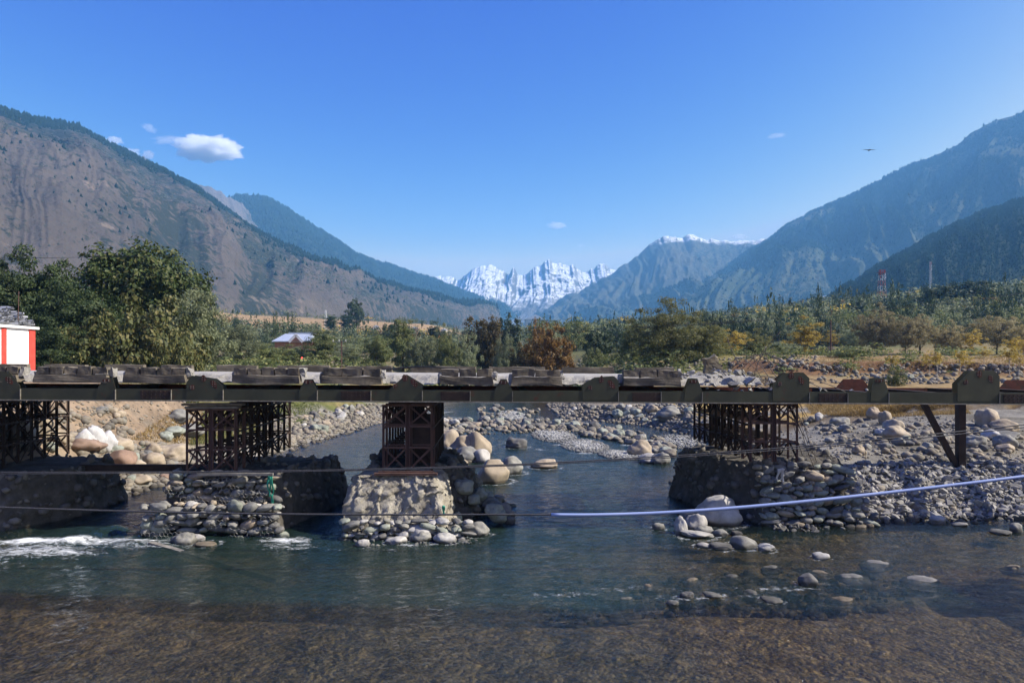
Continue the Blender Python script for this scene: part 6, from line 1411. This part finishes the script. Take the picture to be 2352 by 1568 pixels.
def mast(x, ytop, Y, w, label, panels=True, sw=None, red=True):
    X = wx(x, Y); Z = terr1(X, Y); Hm = wz(ytop, Y)-Z; e = empty('lattice_mast', (X, Y, Z), label, 'mast'); W = w/F*Y; ns_ = 7
    for s_ in range(ns_):
        a, b = s_/ns_*Hm, (s_+1)/ns_*Hm; wa, wb = W*(1-.55*s_/ns_), W*(1-.55*(s_+1)/ns_); mb = MB(); t = .05*W/3+.05
        cs = [(-1,-1),(1,-1),(1,1),(-1,1)]
        for i, (p, q) in enumerate(cs):
            mb.bar((p*wa/2, q*wa/2, a), (p*wb/2, q*wb/2, b), t)
            p2, q2 = cs[(i+1) % 4]; mb.bar((p*wa/2, q*wa/2, a), (p2*wb/2, q2*wb/2, b), t*.7); mb.bar((p*wb/2, q*wb/2, b), (p2*wb/2, q2*wb/2, b), t*.7)
        mb.build('lattice_section', (M_mastred if s_ % 2 == 0 or s_ > 5 else M_mastwhite) if red else M_mastwhite, e)
    if panels:
        for k, (f, dx) in enumerate(((.97,-.7),(.97,.7),(.88,-.8),(.88,.8),(.80,.9),(.80,-.7))):
            mb = MB(); mb.box((dx*W*.42, -.25*W, Hm*f), (W*.13, W*.1, Hm*.06)); mb.build('antenna_panel', M_mastwhite if dx > .75 else M_mastred, e)
        mb = MB(); mb.box((0, 0, Hm*.93), (W*.9, W*.9, .12)); mb.build('platform', M_mastred, e)
    return e
mast(2025, 620, 340, 17, 'red and white lattice phone mast with antenna panels among the right trees')
mast(2137, 601, 520, 5, 'thin grey lattice mast beside the slim poplars on the right', True, red=False)
mast(748, 712, 330, 5, 'thin pale lattice mast in front of the brown field', False, red=False)
mast(485, 668, 240, 4, 'thin pale mast right of the small dark round tree', False, red=False)
def pole(x, ytop, Y, label, arms=True):
    X = wx(x, Y); Z = terr1(X, Y); Hm = wz(ytop, Y)-Z; e = empty('power_pole', (X, Y, Z), label, 'pole', 'power poles')
    mb = MB(); mb.tube([(0,0,-.3),(.03,0,Hm)], [.12,.075], 7); mb.build('post', M_rust, e)
    if arms:
        mb = MB(); mb.box((-.25, 0, Hm-.15), (1.9, .09, .09)); mb.build('cross_arm', M_timber, e); mb = MB(); mb.box((.1, 0, Hm-.9), (.9, .09, .09)); mb.build('cross_arm', M_timber, e)
        for dx in (-1.1, -.3, .6):
            mb = MB(); mb.tube([(dx,0,Hm-.1),(dx,0,Hm+.14)], .04, 6); mb.build('insulator', M_white, e)
pole(784, 782, 92, 'brown power pole with two cross arms in front of the left willows')
pole(1908, 735, 100, 'bare brown power pole left of the dark broad bush', False)
for P, lab in (([(380,752),(804,766),(1088,768),(1300,761),(1550,750),(1750,736)], 'lower overhead wire crossing the valley above the tree row'), ([(1450,752),(1748,735),(2092,704),(2352,673),(2500,650)], 'overhead wire rising over the right trees'), ([(380,748),(804,762),(1088,764),(1300,757),(1550,746),(1748,732)], 'upper overhead wire crossing the valley above the tree row'), ([(-60,593),(120,592),(300,589),(420,588)], 'overhead wire between the tops of the left grove')):
    strung('overhead_wire', P, 84 if P[0][1] > 600 else 45, .022 if P[0][1] > 600 else .012, M_black, lab, 'wire', 40)
# red lamp glowing among the willows
X, Y = wx(694, 83), 83.0; Z = wz(822, 83); gz = terr1(X, Y); e = empty('signal_lamp', (X, Y, gz), 'small glowing red lamp on a thin post among the left willows', 'lamp')
mb = MB(); mb.tube([(0,0,-.2),(0,0,Z-gz)], .035, 6); mb.build('post', M_black, e)
ml_, nt, ns, ls, p = mat_new('red_lamp'); p.inputs['Base Color'].default_value = (.6,.01,.01,1); p.inputs['Emission Color'].default_value = (1,.03,.03,1); p.inputs['Emission Strength'].default_value = 6
bm = bmesh.new(); bmesh.ops.create_icosphere(bm, subdivisions=2, radius=.075); put('lamp_glass', mesh_bm('lamp_glass', bm, ml_, True), (0,-.04,Z-gz), parent=e)
# dry stone wall end and low tank by the right pole
X, Y, Z = ray(1860, 828)
mb = MB(); mb.tube([(0,0,-.3),(0,0,1.7)], [2.1,2.0], 24); tag(mb.build('water_tank', M_pierdirt, loc=(wx(1888,115), 115, terr1(wx(1888,115),115)), smooth=False), 'low round grey water tank behind the right power pole', 'tank')
# newer bridge the picture was taken from: the end of its stone pier stands just outside the right edge
np_ = empty('bridge_pier', (16.5, 13.4, -.6), 'stone pier of the newer bridge just outside the right edge', 'pier')
mb = MB(); mb.box((0, 0, 2.3), (2.2, 6.2, 4.6)); mb.build('pier_shaft', M_concrete, np_); mb = MB(); mb.box((0, 0, 4.75), (2.7, 6.6, .3)); mb.build('pier_cap', M_concrete, np_)

# ------------------------------------------------------------------ clouds
def cloud_mat(name, dens):
    m = bpy.data.materials.new(name); m.use_nodes = True; ns = m.node_tree.nodes; ns.remove(ns['Principled BSDF'])
    v = ns.new('ShaderNodeVolumePrincipled'); v.inputs['Color'].default_value = (1, 1, 1, 1); v.inputs['Density'].default_value = dens; v.inputs['Anisotropy'].default_value = .1
    m.node_tree.links.new(v.outputs[0], ns['Material Output'].inputs['Volume']); return m
M_cl, M_cm, M_ct = cloud_mat('cloud_white', .010), cloud_mat('cloud_soft', .006), cloud_mat('cloud_thin', .0022)
def cloud(x, y, w, h, label, seed, mat, tail=0.0, rough=.5):
    Yc = 15600; m = Yc/F; bm = bmesh.new(); bmesh.ops.create_icosphere(bm, subdivisions=6, radius=.5)
    V = np.array([v.co for v in bm.verts]); f = np.array([[v.index for v in q.verts] for q in bm.faces]); bm.free()
    U = V/np.linalg.norm(V, axis=1)[:, None]
    r = 1+rough*1.5*fbm(U[:,0]*2.4, U[:,1]*2.4, U[:,2]*2.4, 6, seed*31, .66)
    V = V*r[:, None]; V[:, 2] = np.where(V[:, 2] < 0, V[:, 2]*.75, V[:, 2]); V[:, 2] += tail*V[:, 0]
    V = V*np.array([w*m, max(h, w*.4)*m, h*m]); o = put('cloud', mesh_np('cloud', V, f, mat), (wx(x, Yc), Yc, wz(y, Yc))); return tag(o, label, 'cloud', 'small clouds')
cloud(478, 345, 132, 60, 'biggest white cloud above the left mountain', 3, M_cl, -.05, .55)
cloud(262, 324, 40, 20, 'small white cloud touching the bare ridge', 2, M_cm)
cloud(303, 350, 34, 16, 'white cloud tip peeping over the bare ridge', 4, M_cm)
cloud(340, 357, 26, 22, 'small round white cloud right above the bare ridge', 5, M_cm)
cloud(1280, 519, 46, 17, 'small white cloud above the snow peaks', 6, M_cm)
cloud(1698, 545, 36, 14, 'white cloud just above the snow topped ridge', 7, M_cm)
cloud(384, 322, 58, 20, 'thin wispy cloud left of the biggest one', 8, M_ct, .3, .8)
cloud(343, 296, 30, 20, 'faint wisp of cloud high above the bare ridge', 9, M_ct, -.5, .8)
cloud(1785, 312, 40, 12, 'faint cloud wisp high in the right sky', 10, M_ct, .2, .8)
cloud(1335, 565, 16, 8, 'tiny cloud right above the rocky snow peaks', 11, M_ct)
